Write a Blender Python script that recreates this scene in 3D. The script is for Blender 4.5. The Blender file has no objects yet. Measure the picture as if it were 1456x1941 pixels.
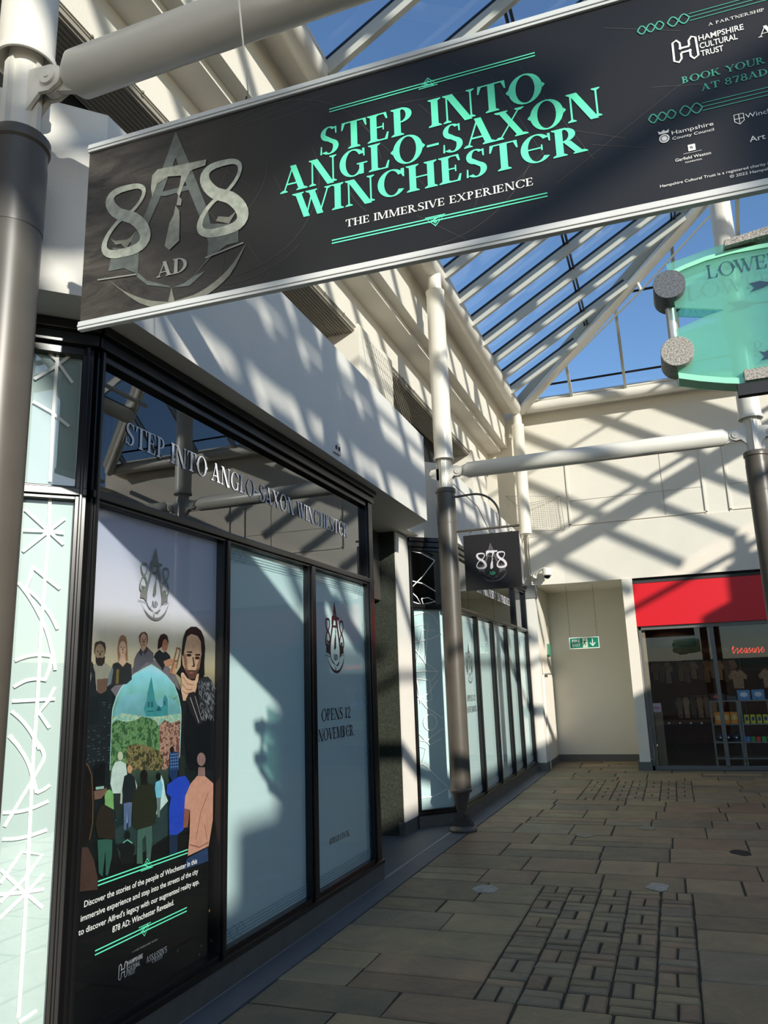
import bpy, bmesh, math, random
from mathutils import Vector, Matrix
random.seed(7)
scn = bpy.context.scene
col = scn.collection

# ------------------------------------------------------------------ camera
YAW, PIT, ROL, FPX = 0.345246, 0.222432, -0.033776, 1460.0
CAM = Vector((0, 0, 1.55))
_f = Vector((-math.sin(YAW)*math.cos(PIT), math.cos(YAW)*math.cos(PIT), math.sin(PIT)))
_r = Vector((math.cos(YAW), math.sin(YAW), 0))
_u = _r.cross(_f)
_r2 = _r*math.cos(ROL) + _u*math.sin(ROL)
_u2 = -_r*math.sin(ROL) + _u*math.cos(ROL)
cd = bpy.data.cameras.new('camera')
cam = bpy.data.objects.new('camera', cd)
col.objects.link(cam)
cd.sensor_fit = 'HORIZONTAL'; cd.sensor_width = 36.0
cd.lens = FPX*36.0/1456.0
cd.clip_start = 0.05; cd.clip_end = 500
cam.matrix_world = Matrix(((_r2.x, _u2.x, -_f.x, CAM.x), (_r2.y, _u2.y, -_f.y, CAM.y), (_r2.z, _u2.z, -_f.z, CAM.z), (0, 0, 0, 1)))
scn.camera = cam

# ------------------------------------------------------------------ light
SUN = Vector((1.08, -1.0, 0.52)).normalized()
scn.view_settings.view_transform = 'Standard'
scn.view_settings.look = 'None'
scn.view_settings.gamma = 1.0
scn.view_settings.use_curve_mapping = False
scn.view_settings.exposure = 0.08
sl = bpy.data.lights.new('sun', 'SUN')
sl.energy = 5.3; sl.angle = math.radians(0.7); sl.color = (1.0, 0.93, 0.82)
so = bpy.data.objects.new('sun', sl); col.objects.link(so)
so.location = SUN*60
so.rotation_euler = SUN.to_track_quat('Z', 'Y').to_euler()
w = bpy.data.worlds.new('sky'); scn.world = w
w.use_nodes = True
nt = w.node_tree; nt.nodes.clear()
sky = nt.nodes.new('ShaderNodeTexSky')
sky.sky_type = 'NISHITA'; sky.sun_disc = False
sky.sun_elevation = math.asin(SUN.z)
sky.sun_rotation = math.atan2(SUN.x, SUN.y)
sky.air_density = 1.0; sky.dust_density = 0.3; sky.ozone_density = 4.0
sky.altitude = 50
bg = nt.nodes.new('ShaderNodeBackground'); bg.inputs[1].default_value = 0.19
wo = nt.nodes.new('ShaderNodeOutputWorld')
nt.links.new(sky.outputs[0], bg.inputs[0]); nt.links.new(bg.outputs[0], wo.inputs[0])
scn.cycles.max_bounces = 8
scn.cycles.diffuse_bounces = 5
scn.cycles.transparent_max_bounces = 24
scn.cycles.sample_clamp_indirect = 6

# ------------------------------------------------------------------ picture point -> world point (for traced print)
def ray(px, py):
    return _r2*((px-728.0)/FPX) + _u2*((970.5-py)/FPX) + _f
def atp(px, py, P0, N):
    d = ray(px, py)
    return CAM + d*((Vector(P0)-CAM).dot(N)/d.dot(N))

# ------------------------------------------------------------------ helpers
def lin(c):
    def g(v):
        v /= 255.0
        return v/12.92 if v <= .04045 else ((v+.055)/1.055)**2.4
    return (g(c[0]), g(c[1]), g(c[2]), 1)
MATS = {}
def mat(name, c, rough=.6, metal=0., bump=0., bscale=20., var=0., vscale=3., coat=0., spec=.5, emit=None, estr=0., lin_in=False, stretch=None):
    if name in MATS: return MATS[name]
    m = bpy.data.materials.new(name); m.use_nodes = True
    n = m.node_tree; b = n.nodes['Principled BSDF']
    cc = c if lin_in else lin(c)
    b.inputs['Base Color'].default_value = (cc[0], cc[1], cc[2], 1)
    b.inputs['Roughness'].default_value = rough
    b.inputs['Metallic'].default_value = metal
    b.inputs['Specular IOR Level'].default_value = spec
    if coat: b.inputs['Coat Weight'].default_value = coat; b.inputs['Coat Roughness'].default_value = .04
    if emit is not None:
        b.inputs['Emission Color'].default_value = lin(emit); b.inputs['Emission Strength'].default_value = estr
    if var or bump:
        tc = n.nodes.new('ShaderNodeTexCoord'); src = tc.outputs['Object']
        if stretch:
            mp = n.nodes.new('ShaderNodeMapping'); mp.inputs['Scale'].default_value = stretch
            n.links.new(src, mp.inputs['Vector']); src = mp.outputs[0]
    if var:
        nz = n.nodes.new('ShaderNodeTexNoise'); nz.inputs['Scale'].default_value = vscale; nz.inputs['Detail'].default_value = 6
        n.links.new(src, nz.inputs['Vector'])
        rp = n.nodes.new('ShaderNodeValToRGB')
        rp.color_ramp.elements[0].position = .3; rp.color_ramp.elements[1].position = .7
        rp.color_ramp.elements[0].color = (cc[0]*(1-var), cc[1]*(1-var), cc[2]*(1-var), 1)
        rp.color_ramp.elements[1].color = (min(1, cc[0]*(1+var)), min(1, cc[1]*(1+var)), min(1, cc[2]*(1+var)), 1)
        n.links.new(nz.outputs[0], rp.inputs[0]); n.links.new(rp.outputs[0], b.inputs['Base Color'])
    if bump:
        nb = n.nodes.new('ShaderNodeTexNoise'); nb.inputs['Scale'].default_value = bscale; nb.inputs['Detail'].default_value = 5
        n.links.new(src, nb.inputs['Vector'])
        bp = n.nodes.new('ShaderNodeBump'); bp.inputs['Strength'].default_value = bump; bp.inputs['Distance'].default_value = .01
        n.links.new(nb.outputs[0], bp.inputs['Height']); n.links.new(bp.outputs[0], b.inputs['Normal'])
    MATS[name] = m
    return m
def glassmat(name, tint, ior=1.6, rough=0.0, extra=0.):
    m = bpy.data.materials.new(name); m.use_nodes = True
    n = m.node_tree; n.nodes.clear()
    o = n.nodes.new('ShaderNodeOutputMaterial'); mx = n.nodes.new('ShaderNodeMixShader')
    t = n.nodes.new('ShaderNodeBsdfTransparent'); g = n.nodes.new('ShaderNodeBsdfGlossy'); fr = n.nodes.new('ShaderNodeFresnel')
    t.inputs[0].default_value = (*tint, 1); g.inputs['Roughness'].default_value = rough
    g.inputs[0].default_value = (.95, .97, 1, 1)
    ge = n.nodes.new('ShaderNodeNewGeometry')   # same reflectance from both sides of the sheet
    e = n.nodes.new('ShaderNodeMath'); e.operation = 'MULTIPLY_ADD'; e.inputs[1].default_value = -2; e.inputs[2].default_value = 1
    pw = n.nodes.new('ShaderNodeMath'); pw.operation = 'POWER'; pw.inputs[0].default_value = ior
    n.links.new(ge.outputs['Backfacing'], e.inputs[0]); n.links.new(e.outputs[0], pw.inputs[1]); n.links.new(pw.outputs[0], fr.inputs[0])
    n.links.new(fr.outputs[0], mx.inputs[0]); n.links.new(t.outputs[0], mx.inputs[1]); n.links.new(g.outputs[0], mx.inputs[2])
    n.links.new(mx.outputs[0], o.inputs[0])
    return m

class MB:
    """collects shapes, linked as ONE mesh object"""
    def __init__(s): s.v = []; s.f = []; s.m = []; s.sm = []
    def add(s, vs, fs, mi=0, smooth=False):
        b = len(s.v); s.v += [tuple(p) for p in vs]
        for f in fs: s.f.append([b+i for i in f]); s.m.append(mi); s.sm.append(smooth)
    def hexa(s, P, mi=0):   # 8 points: bottom 4 ccw, top 4 ccw
        s.add(P, [(3, 2, 1, 0), (4, 5, 6, 7), (0, 1, 5, 4), (1, 2, 6, 5), (2, 3, 7, 6), (3, 0, 4, 7)], mi)
    def box(s, x0, x1, y0, y1, z0, z1, mi=0):
        s.hexa([(x0, y0, z0), (x1, y0, z0), (x1, y1, z0), (x0, y1, z0), (x0, y0, z1), (x1, y0, z1), (x1, y1, z1), (x0, y1, z1)], mi)
    def fbox(s, F, u0, u1, v0, v1, n0, n1, mi=0):
        s.hexa([F(u0, v0, n0), F(u1, v0, n0), F(u1, v0, n1), F(u0, v0, n1), F(u0, v1, n0), F(u1, v1, n0), F(u1, v1, n1), F(u0, v1, n1)], mi)
    def prism(s, poly, z0, z1, mi=0):
        n = len(poly)
        s.add([(x, y, z0) for x, y in poly]+[(x, y, z1) for x, y in poly],
              [tuple(range(n))[::-1], tuple(range(n, 2*n))]+[(i, (i+1) % n, n+(i+1) % n, n+i) for i in range(n)], mi)
    def yprism(s, prof, y0, y1, mi=0):   # profile in (x,z), extruded in y
        n = len(prof)
        s.add([(x, y0, z) for x, z in prof]+[(x, y1, z) for x, z in prof],
              [tuple(range(n))[::-1], tuple(range(n, 2*n))]+[(i, (i+1) % n, n+(i+1) % n, n+i) for i in range(n)], mi)
    def fplate(s, F, poly, n0, n1, mi=0):   # outline in (u,v) with thickness n0..n1
        n = len(poly)
        s.add([F(u, v, n0) for u, v in poly]+[F(u, v, n1) for u, v in poly],
              [tuple(range(n))[::-1], tuple(range(n, 2*n))]+[(i, (i+1) % n, n+(i+1) % n, n+i) for i in range(n)], mi)
    def fpoly(s, F, poly, n0, mi=0):
        s.add([F(u, v, n0) for u, v in poly], [tuple(range(len(poly)))], mi)
    def tube(s, pts, r, seg=12, mi=0, cap=True, radii=None):
        pts = [Vector(p) for p in pts]; rings = []; up = None
        for i, p in enumerate(pts):
            d = (pts[min(i+1, len(pts)-1)]-pts[max(i-1, 0)]).normalized()
            if up is None:
                up = Vector((0, 0, 1)) if abs(d.z) < .9 else Vector((1, 0, 0))
            a = d.cross(up).normalized(); up = a.cross(d).normalized()
            rr = radii[i] if radii else r
            rings.append([p+a*math.cos(2*math.pi*k/seg)*rr+up*math.sin(2*math.pi*k/seg)*rr for k in range(seg)])
        vs = [q for R in rings for q in R]
        fs = []
        for i in range(len(pts)-1):
            for k in range(seg):
                k2 = (k+1) % seg
                fs.append((i*seg+k, i*seg+k2, (i+1)*seg+k2, (i+1)*seg+k))
        s.add(vs, fs, mi, True)
        if cap:
            s.add(rings[0], [tuple(range(seg))], mi); s.add(rings[-1], [tuple(range(seg))[::-1]], mi)
    def lathe(s, c, prof, seg=28, mi=0, axis='Z'):   # prof (r,h)
        vs = []
        for r, h in prof:
            for k in range(seg):
                a = 2*math.pi*k/seg; x, y = r*math.cos(a), r*math.sin(a)
                vs.append({'Z': (c[0]+x, c[1]+y, c[2]+h), 'Y': (c[0]+x, c[1]+h, c[2]+y), 'X': (c[0]+h, c[1]+x, c[2]+y)}[axis])
        fs = [(i*seg+k, i*seg+(k+1) % seg, (i+1)*seg+(k+1) % seg, (i+1)*seg+k) for i in range(len(prof)-1) for k in range(seg)]
        s.add(vs, fs, mi, True)
    def ball(s, c, r, sx=1, sy=1, sz=1, mi=0, seg=14):
        prof = [(max(1e-4, r*math.sin(math.pi*i/8)), -r*math.cos(math.pi*i/8)) for i in range(9)]
        b = len(s.v); s.lathe((0, 0, 0), prof, seg, mi)
        for i in range(b, len(s.v)):
            x, y, z = s.v[i]; s.v[i] = (c[0]+x*sx, c[1]+y*sy, c[2]+z*sz)
    def build(s, name, mats, parent=None, bevel=0.):
        if not isinstance(mats, (list, tuple)): mats = [mats]
        me = bpy.data.meshes.new(name)
        org = Vector((0, 0, 0))
        if s.v:
            mn = [min(v[i] for v in s.v) for i in range(3)]; mx = [max(v[i] for v in s.v) for i in range(3)]
            org = Vector(((mn[0]+mx[0])/2, (mn[1]+mx[1])/2, mn[2]))
        po = parent['_org'] if (parent is not None and '_org' in parent) else (0, 0, 0)
        wo_ = Vector(org)
        me.from_pydata([tuple(Vector(v)-wo_) for v in s.v], [], s.f)
        for m in mats: me.materials.append(m)
        for p, mi, sm in zip(me.polygons, s.m, s.sm): p.material_index = mi; p.use_smooth = sm
        me.update()
        if any(s.sm): me.set_sharp_from_angle(angle=math.radians(42))
        o = bpy.data.objects.new(name, me); col.objects.link(o)
        o['_org'] = tuple(wo_)
        if parent is not None: o.parent = parent; o.location = wo_-Vector(po)
        else: o.location = wo_
        if bevel:
            bm = bmesh.new(); bm.from_mesh(me); bmesh.ops.remove_doubles(bm, verts=bm.verts, dist=1e-5)
            bmesh.ops.bevel(bm, geom=[e for e in bm.edges if e.is_manifold and e.calc_face_angle(0) > .6], offset=bevel, segments=2, affect='EDGES', profile=.6)
            bm.to_mesh(me); bm.free()
        return o
def empty(name, loc, label, cat, group=None):
    o = bpy.data.objects.new(name, None); col.objects.link(o); o.location = loc; o.empty_display_size = .1
    o['_org'] = tuple(loc); tag(o, label, cat, group); return o
def tag(o, label, cat, group=None):
    o['label'] = label; o['category'] = cat
    if group: o['group'] = group
    o['kind'] = 'thing'
    return o
def struct(o): o['kind'] = 'structure'; return o
def frame(O, U, N):
    O = Vector(O); U = Vector(U).normalized(); N = Vector(N).normalized()
    return lambda u, v, n: O+U*u+Vector((0, 0, v))+N*n
def copy_tree(o, parent=None):
    c = o.copy(); col.objects.link(c); c.parent = parent
    for ch in list(o.children): copy_tree(ch, c)
    return c
def stroke(pts, wd, closed=False):
    """polyline -> list of quads of width wd"""
    out = []; n = len(pts)
    P = [Vector(p) for p in pts]
    def nrm(i):
        a = P[(i-1) % n] if closed or i > 0 else P[i]; b = P[(i+1) % n] if closed or i < n-1 else P[i]
        d = (b-a)
        if d.length < 1e-9: d = Vector((1, 0))
        d.normalize(); return Vector((-d.y, d.x))
    for i in range(n if closed else n-1):
        j = (i+1) % n
        a, b = nrm(i)*wd/2, nrm(j)*wd/2
        out.append([P[i]+a, P[i]-a, P[j]-b, P[j]+b])
    return out
def ellipse(cx, cy, rx, ry, n=20, a0=0, a1=2*math.pi, rot=0):
    full = abs(a1-a0-2*math.pi) < 1e-6
    k = n if full else n+1
    out = []
    for i in range(k):
        a = a0+(a1-a0)*i/n
        x, y = rx*math.cos(a), ry*math.sin(a)
        out.append((cx+x*math.cos(rot)-y*math.sin(rot), cy+x*math.sin(rot)+y*math.cos(rot)))
    return out
def ring(cx, cy, rx, ry, wx, wy, a0=0., a1=360., n=24, ox=0., oy=0.):
    """crescent stroke between outer ellipse and inner (thinner) ellipse"""
    out = []
    for i in range(n):
        q = []
        for a in (a0+(a1-a0)*i/n, a0+(a1-a0)*(i+1)/n):
            t = math.radians(a)
            q.append(((cx+rx*math.cos(t), cy+ry*math.sin(t)), (cx+ox+(rx-wx)*math.cos(t), cy+oy+(ry-wy)*math.sin(t))))
        out.append([q[0][0], q[1][0], q[1][1], q[0][1]])
    return out

# ------------------------------------------------------------------ display serif capitals (drawn here)
def glyph(ch, W=.2, T=.05):
    s = .09; h = .035
    def srf(x0, x1, y): # slab serif with wedge
        if y == 0: return [[(x0-s, 0), (x1+s, 0), (x1+s, h), (x1, h*2.6), (x0, h*2.6), (x0-s, h)]]
        return [[(x0-s, 1), (x0-s, 1-h), (x0, 1-h*2.6), (x1, 1-h*2.6), (x1+s, 1-h), (x1+s, 1)]]
    def stem(x, w=W): return [[(x, 0), (x+w, 0), (x+w, 1), (x, 1)]]+srf(x, x+w, 0)+srf(x, x+w, 1)
    def dia(xb, yb, xt, yt, w): return [[(xb, yb), (xb+w, yb), (xt+w, yt), (xt, yt)]]
    c = ch
    if c == 'A': return dia(.04, 0, .36, 1, T)+dia(.58, 0, .28, 1, W)+[[(.14, .27), (.62, .27), (.62, .33), (.14, .33)]]+srf(.03, .1, 0)+srf(.58, .58+W, 0), .86
    if c == 'B': return stem(.06)+ring(.06+W, .76, .3, .24, W*.85, T, -90, 90)+ring(.06+W, .27, .36, .27, W, T, -90, 90), .68+W*.2
    if c == 'C': return ring(.46, .5, .44, .52, W, T, 35, 325)+[[(.74, .98), (.84, .98), (.84, .66), (.8, .66), (.74, .8)]], .88
    if c == 'D': return stem(.06)+ring(.06+W*.6, .5, .62, .5, W, T, -90, 90), .86
    if c == 'E': return stem(.06)+[[(.06, 0), (.58, 0), (.58, T), (.06, T)], [(.06, 1-T), (.56, 1-T), (.56, 1), (.06, 1)], [(.2, .5-T/2), (.46, .5-T/2), (.46, .5+T/2), (.2, .5+T/2)],
                                       [(.58, 0), (.62, .26), (.57, .26), (.5, T)], [(.56, 1), (.6, .76), (.55, .76), (.48, 1-T)], [(.44, .38), (.48, .38), (.48, .62), (.44, .62)]], .68
    if c == 'e': return ring(.46, .5, .44, .52, W, T, 40, 320)+[[(.2, .47), (.6, .47), (.6, .52), (.2, .52)], [(.76, .96), (.84, .96), (.84, .68), (.8, .68)], [(.58, .4), (.62, .4), (.62, .6), (.58, .6)]], .86
    if c == 'F': return stem(.06)+[[(.06, 1-T), (.56, 1-T), (.56, 1), (.06, 1)], [(.2, .5-T/2), (.46, .5-T/2), (.46, .5+T/2), (.2, .5+T/2)], [(.56, 1), (.6, .76), (.55, .76), (.48, 1-T)]], .64
    if c == 'G': return ring(.46, .5, .44, .52, W, T, 35, 325)+[[(.66, .02), (.66+W*.7, .02), (.66+W*.7, .42), (.66, .42)], [(.58, .4), (.92, .4), (.92, .45), (.58, .45)], [(.76, .98), (.84, .98), (.84, .68), (.8, .68)]], .94
    if c == 'H': return stem(.06)+stem(.6)+[[(.1, .48), (.7, .48), (.7, .48+T), (.1, .48+T)]], .72+W
    if c == 'I': return stem(.06), .14+W
    if c == 'K': return stem(.06)+dia(.06+W, .45, .62, 1, T)+dia(.62, 0, .3, .6, W)+srf(.62, .62+W, 0)+srf(.6, .7, 1), .92
    if c == 'L': return stem(.06)+[[(.06, 0), (.58, 0), (.58, T), (.06, T)], [(.58, 0), (.63, .28), (.58, .28), (.5, T)]], .68
    if c == 'M': return stem(.08, T)+stem(.84)+dia(.4, 0, .1, 1, W)+dia(.44, 0, .84, 1, T), .96+W
    if c == 'N': return stem(.1, T)+dia(.62, -.05, .08, 1, W*1.1)+stem(.62+W*1.1-T, T), .76+W
    if c == 'O': return ring(.48, .5, .46, .53, W, T)+[[(.02, .6), (-.06, .5), (.02, .4)], [(.94, .6), (1.02, .5), (.94, .4)]], .98
    if c == 'P': return stem(.06)+ring(.06+W, .73, .34, .27, W*.9, T, -90, 90), .64+W*.2
    if c == 'R': return stem(.06)+ring(.06+W, .74, .34, .26, W*.9, T, -90, 90)+dia(.6, 0, .26, .5, W)+srf(.6, .6+W, 0), .72+W
    if c == 'S': return ring(.32, .745, .27, .275, W*.8, T, 40, 270)+ring(.32, .26, .3, .28, W*.9, T, -140, 90)+[[(.5, .98), (.56, .98), (.56, .72), (.52, .72)], [(.03, .02), (.09, .02), (.09, .32), (.05, .32)], [(.1, .62), (.5, .28), (.6, .38), (.2, .72)]], .66
    if c == 'T': return [[(.3, 0), (.3+W, 0), (.3+W, 1), (.3, 1)]]+srf(.3, .3+W, 0)+[[(.02, 1-T), (.78, 1-T), (.78, 1), (.02, 1)], [(.02, 1), (.0, .72), (.04, .72), (.12, 1-T)], [(.78, 1), (.8, .72), (.76, .72), (.68, 1-T)]], .8
    if c == 'U': return [[(.08, .3), (.08+W, .3), (.08+W, 1), (.08, 1)], [(.7, .3), (.7+T, .3), (.7+T, 1), (.7, 1)]]+srf(.08, .08+W, 1)+srf(.7, .7+T, 1)+ring(.415, .3, .335, .32, W*.8, T, 180, 360), .86
    if c == 'V': return dia(.34, 0, .04, 1, W)+dia(.4, 0, .7, 1, T)+srf(.04, .04+W, 1)+srf(.7, .7+T, 1), .84
    if c == 'W': return dia(.3, 0, .02, 1, W)+dia(.36, 0, .58, 1, T)+dia(.74, 0, .46, 1, W)+dia(.8, 0, 1.08, 1, T)+srf(.02, .02+W, 1)+srf(.46, .46+W, 1)+srf(1.08, 1.08+T, 1), 1.2
    if c == 'X': return dia(.6, 0, .06, 1, W)+dia(.06, 0, .66, 1, T)+srf(.6, .6+W, 0)+srf(.06, .06+W, 1)+srf(.04, .1, 0)+srf(.64, .72, 1), .9
    if c == 'Y': return [[(.34, 0), (.34+W, 0), (.34+W, .5), (.34, .5)]]+srf(.34, .34+W, 0)+dia(.34, .45, .04, 1, W)+dia(.34+W*.6, .45, .74, 1, T)+srf(.04, .04+W, 1)+srf(.72, .78, 1), .86
    if c == '8': return ring(.34, .75, .26, .26, W*.8, T*1.3)+ring(.34, .26, .31, .28, W*.9, T*1.3), .7
    if c == '7': return [[(.04, .96), (.6, .96), (.6, 1-T*2.4), (.04, 1-T*2.4)], [(.5, .96), (.62, .96), (.36, 0), (.18, 0)], [(.04, 1), (.0, .7), (.04, .7), (.12, .9)]], .64
    if c == '1': return [[(.14, 0), (.14+W, 0), (.14+W, 1), (.02, .86), (.02, .82), (.14, .84)]]+srf(.14, .14+W, 0), .3+W
    if c == '2': return ring(.3, .72, .27, .28, W*.9, T, -30, 170)+dia(.04, .04, .36, .56, W*.8)+[[(.02, 0), (.6, 0), (.64, .22), (.58, .12), (.02, .1)]], .68
    if c == '-': return [[(.04, .38), (.4, .38), (.4, .46), (.04, .46)]], .44
    if c == '.': return [[(.04, 0), (.18, 0), (.18, .14), (.04, .14)]], .22
    if c == "'": return [[(.06, .7), (.1, .7), (.16, 1), (.04, 1)]], .2
    return [], .34
def serif(text, x0, y0, h, width=None, W=.2, T=.05, gap=.05):
    """capitals as polygons; fits the line to `width`"""
    polys = []; x = 0
    for ch in text:
        g, a = glyph(ch, W, T)
        for p in g: polys.append([(x+q[0], q[1]) for q in p])
        x += a+gap
    x -= gap
    sx = (width/x) if width else h
    return [[(x0+q[0]*sx, y0+q[1]*h) for q in p] for p in polys]
def put(name, F, polys, n0, m, parent):
    b = MB()
    for i, p in enumerate(polys): b.fpoly(F, [(q[0], q[1]) for q in p], n0+(i % 37)*1.2e-5)
    return b.build(name, m, parent)
_tx = {}
def sans(name, text, F, u0, v0, h, width, n0, m, parent, bold=0., shear=0.):
    """lower-case lines in the built-in face, flattened to a mesh"""
    cu = bpy.data.curves.new('t', 'FONT'); cu.body = text; cu.size = 1; cu.offset = bold; cu.shear = shear; cu.resolution_u = 3
    to = bpy.data.objects.new('t', cu); col.objects.link(to)
    dg = bpy.context.evaluated_depsgraph_get(); dg.update()
    me = bpy.data.meshes.new_from_object(to.evaluated_get(dg))
    bpy.data.objects.remove(to); bpy.data.curves.remove(cu)
    xs = [v.co.x for v in me.vertices]; x0 = min(xs); wd = max(xs)-x0
    sx = width/wd; sy = h/.7
    mb = MB()
    mb.add([F(u0+(v.co.x-x0)*sx, v0+v.co.y*sy, n0) for v in me.vertices], [tuple(p.vertices) for p in me.polygons])
    bpy.data.meshes.remove(me)
    return mb.build(name, m, parent)

# ------------------------------------------------------------------ materials
WHITE = mat('white_wall_paint', (220, 214, 201), .75, bump=.15, bscale=60, var=.03, vscale=1.5)
WHITE2 = mat('white_render', (224, 220, 211), .7, bump=.2, bscale=90, var=.03, vscale=2)
CREAM = mat('cream_paint', (214, 211, 196), .7, var=.03, vscale=2)
RAFT = mat('rafter_paint', (186, 186, 176), .45)
STEELW = mat('white_steel_paint', (222, 217, 206), .32, var=.03, vscale=4, spec=.5)
STEELG = mat('dark_grey_steel_paint', (84, 79, 71), .38, var=.08, vscale=6)
NET = mat('ribbed_soffit', (150, 143, 130), .8)
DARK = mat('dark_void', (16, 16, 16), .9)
DKGREY = mat('dark_grey', (48, 48, 48), .7)
BLACK = mat('black_frame_paint', (20, 20, 21), .22, var=.1, vscale=5, spec=.5)
GASK = mat('black_gasket', (12, 13, 14), .4)
GRANITE = mat('polished_dark_granite', (58, 62, 54), .3, bump=.05, bscale=200, var=.3, vscale=40)
PLINTH = mat('grey_stone_plinth', (92, 91, 85), .6, bump=.2, bscale=60, var=.12, vscale=8)
KERB = mat('blue_grey_stone', (88, 95, 100), .6, bump=.2, bscale=80, var=.1, vscale=5)
SILVER = mat('brushed_silver', (190, 192, 190), .35, metal=.6)
CHAIN = mat('chain_steel', (90, 88, 82), .4, metal=.8)
GLASS = glassmat('window_glass', (.93, .96, .97), 1.55)
GLASST = glassmat('transom_glass', (.93, .96, .97), 1.95)
ROOFG = glassmat('roof_glass', (.9, .95, .97), 1.45)
MINT = mat('pale_mint_vinyl', (196, 220, 218), .45, var=.02, vscale=1)
FILM_GLARE = mat('mint_film_and_sky_glare', (170, 188, 182), .5, var=.02, vscale=1)
LINEW = mat('white_vinyl_line', (240, 240, 236), .5)
GREYM = mat('galvanised', (140, 142, 140), .4, metal=.5)
RED = mat('red_fascia_paint', (205, 6, 28), .45, bump=.1, bscale=300)

def stone_mat():
    m = bpy.data.materials.new('flagstone'); m.use_nodes = True; n = m.node_tree; b = n.nodes['Principled BSDF']
    at = n.nodes.new('ShaderNodeAttribute'); at.attribute_name = 'tone'
    tc = n.nodes.new('ShaderNodeTexCoord')
    n1 = n.nodes.new('ShaderNodeTexNoise'); n1.inputs['Scale'].default_value = 2.2; n1.inputs['Detail'].default_value = 8; n1.inputs['Distortion'].default_value = 1.5
    n2 = n.nodes.new('ShaderNodeTexNoise'); n2.inputs['Scale'].default_value = 9; n2.inputs['Detail'].default_value = 8; n2.inputs['Distortion'].default_value = 2.5
    for q in (n1, n2): n.links.new(tc.outputs['Object'], q.inputs['Vector'])
    mp = n.nodes.new('ShaderNodeValToRGB')
    mp.color_ramp.elements[0].position = .25; mp.color_ramp.elements[0].color = (.62, .64, .66, 1)
    mp.color_ramp.elements[1].position = .75; mp.color_ramp.elements[1].color = (1.35, 1.25, 1.05, 1)
    n.links.new(n1.outputs[0], mp.inputs[0])
    mu = n.nodes.new('ShaderNodeMixRGB'); mu.blend_type = 'MULTIPLY'; mu.inputs[0].default_value = .8
    n.links.new(at.outputs['Color'], mu.inputs[1]); n.links.new(mp.outputs[0], mu.inputs[2]); n.links.new(mu.outputs[0], b.inputs['Base Color'])
    # riven layers: stepped noise as bump
    st = n.nodes.new('ShaderNodeMath'); st.operation = 'SNAP'; st.inputs[1].default_value = .07
    n.links.new(n1.outputs[0], st.inputs[0])
    ad = n.nodes.new('ShaderNodeMath'); ad.operation = 'MULTIPLY_ADD'; ad.inputs[1].default_value = .25
    n.links.new(n2.outputs[0], ad.inputs[0]); n.links.new(st.outputs[0], ad.inputs[2])
    bp = n.nodes.new('ShaderNodeBump'); bp.inputs['Strength'].default_value = .8; bp.inputs['Distance'].default_value = .03
    n.links.new(ad.outputs[0], bp.inputs['Height']); n.links.new(bp.outputs[0], b.inputs['Normal'])
    rr = n.nodes.new('ShaderNodeMapRange'); rr.inputs[3].default_value = .42; rr.inputs[4].default_value = .7
    n.links.new(n2.outputs[0], rr.inputs[0]); n.links.new(rr.outputs[0], b.inputs['Roughness'])
    return m
STONE = stone_mat()

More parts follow.
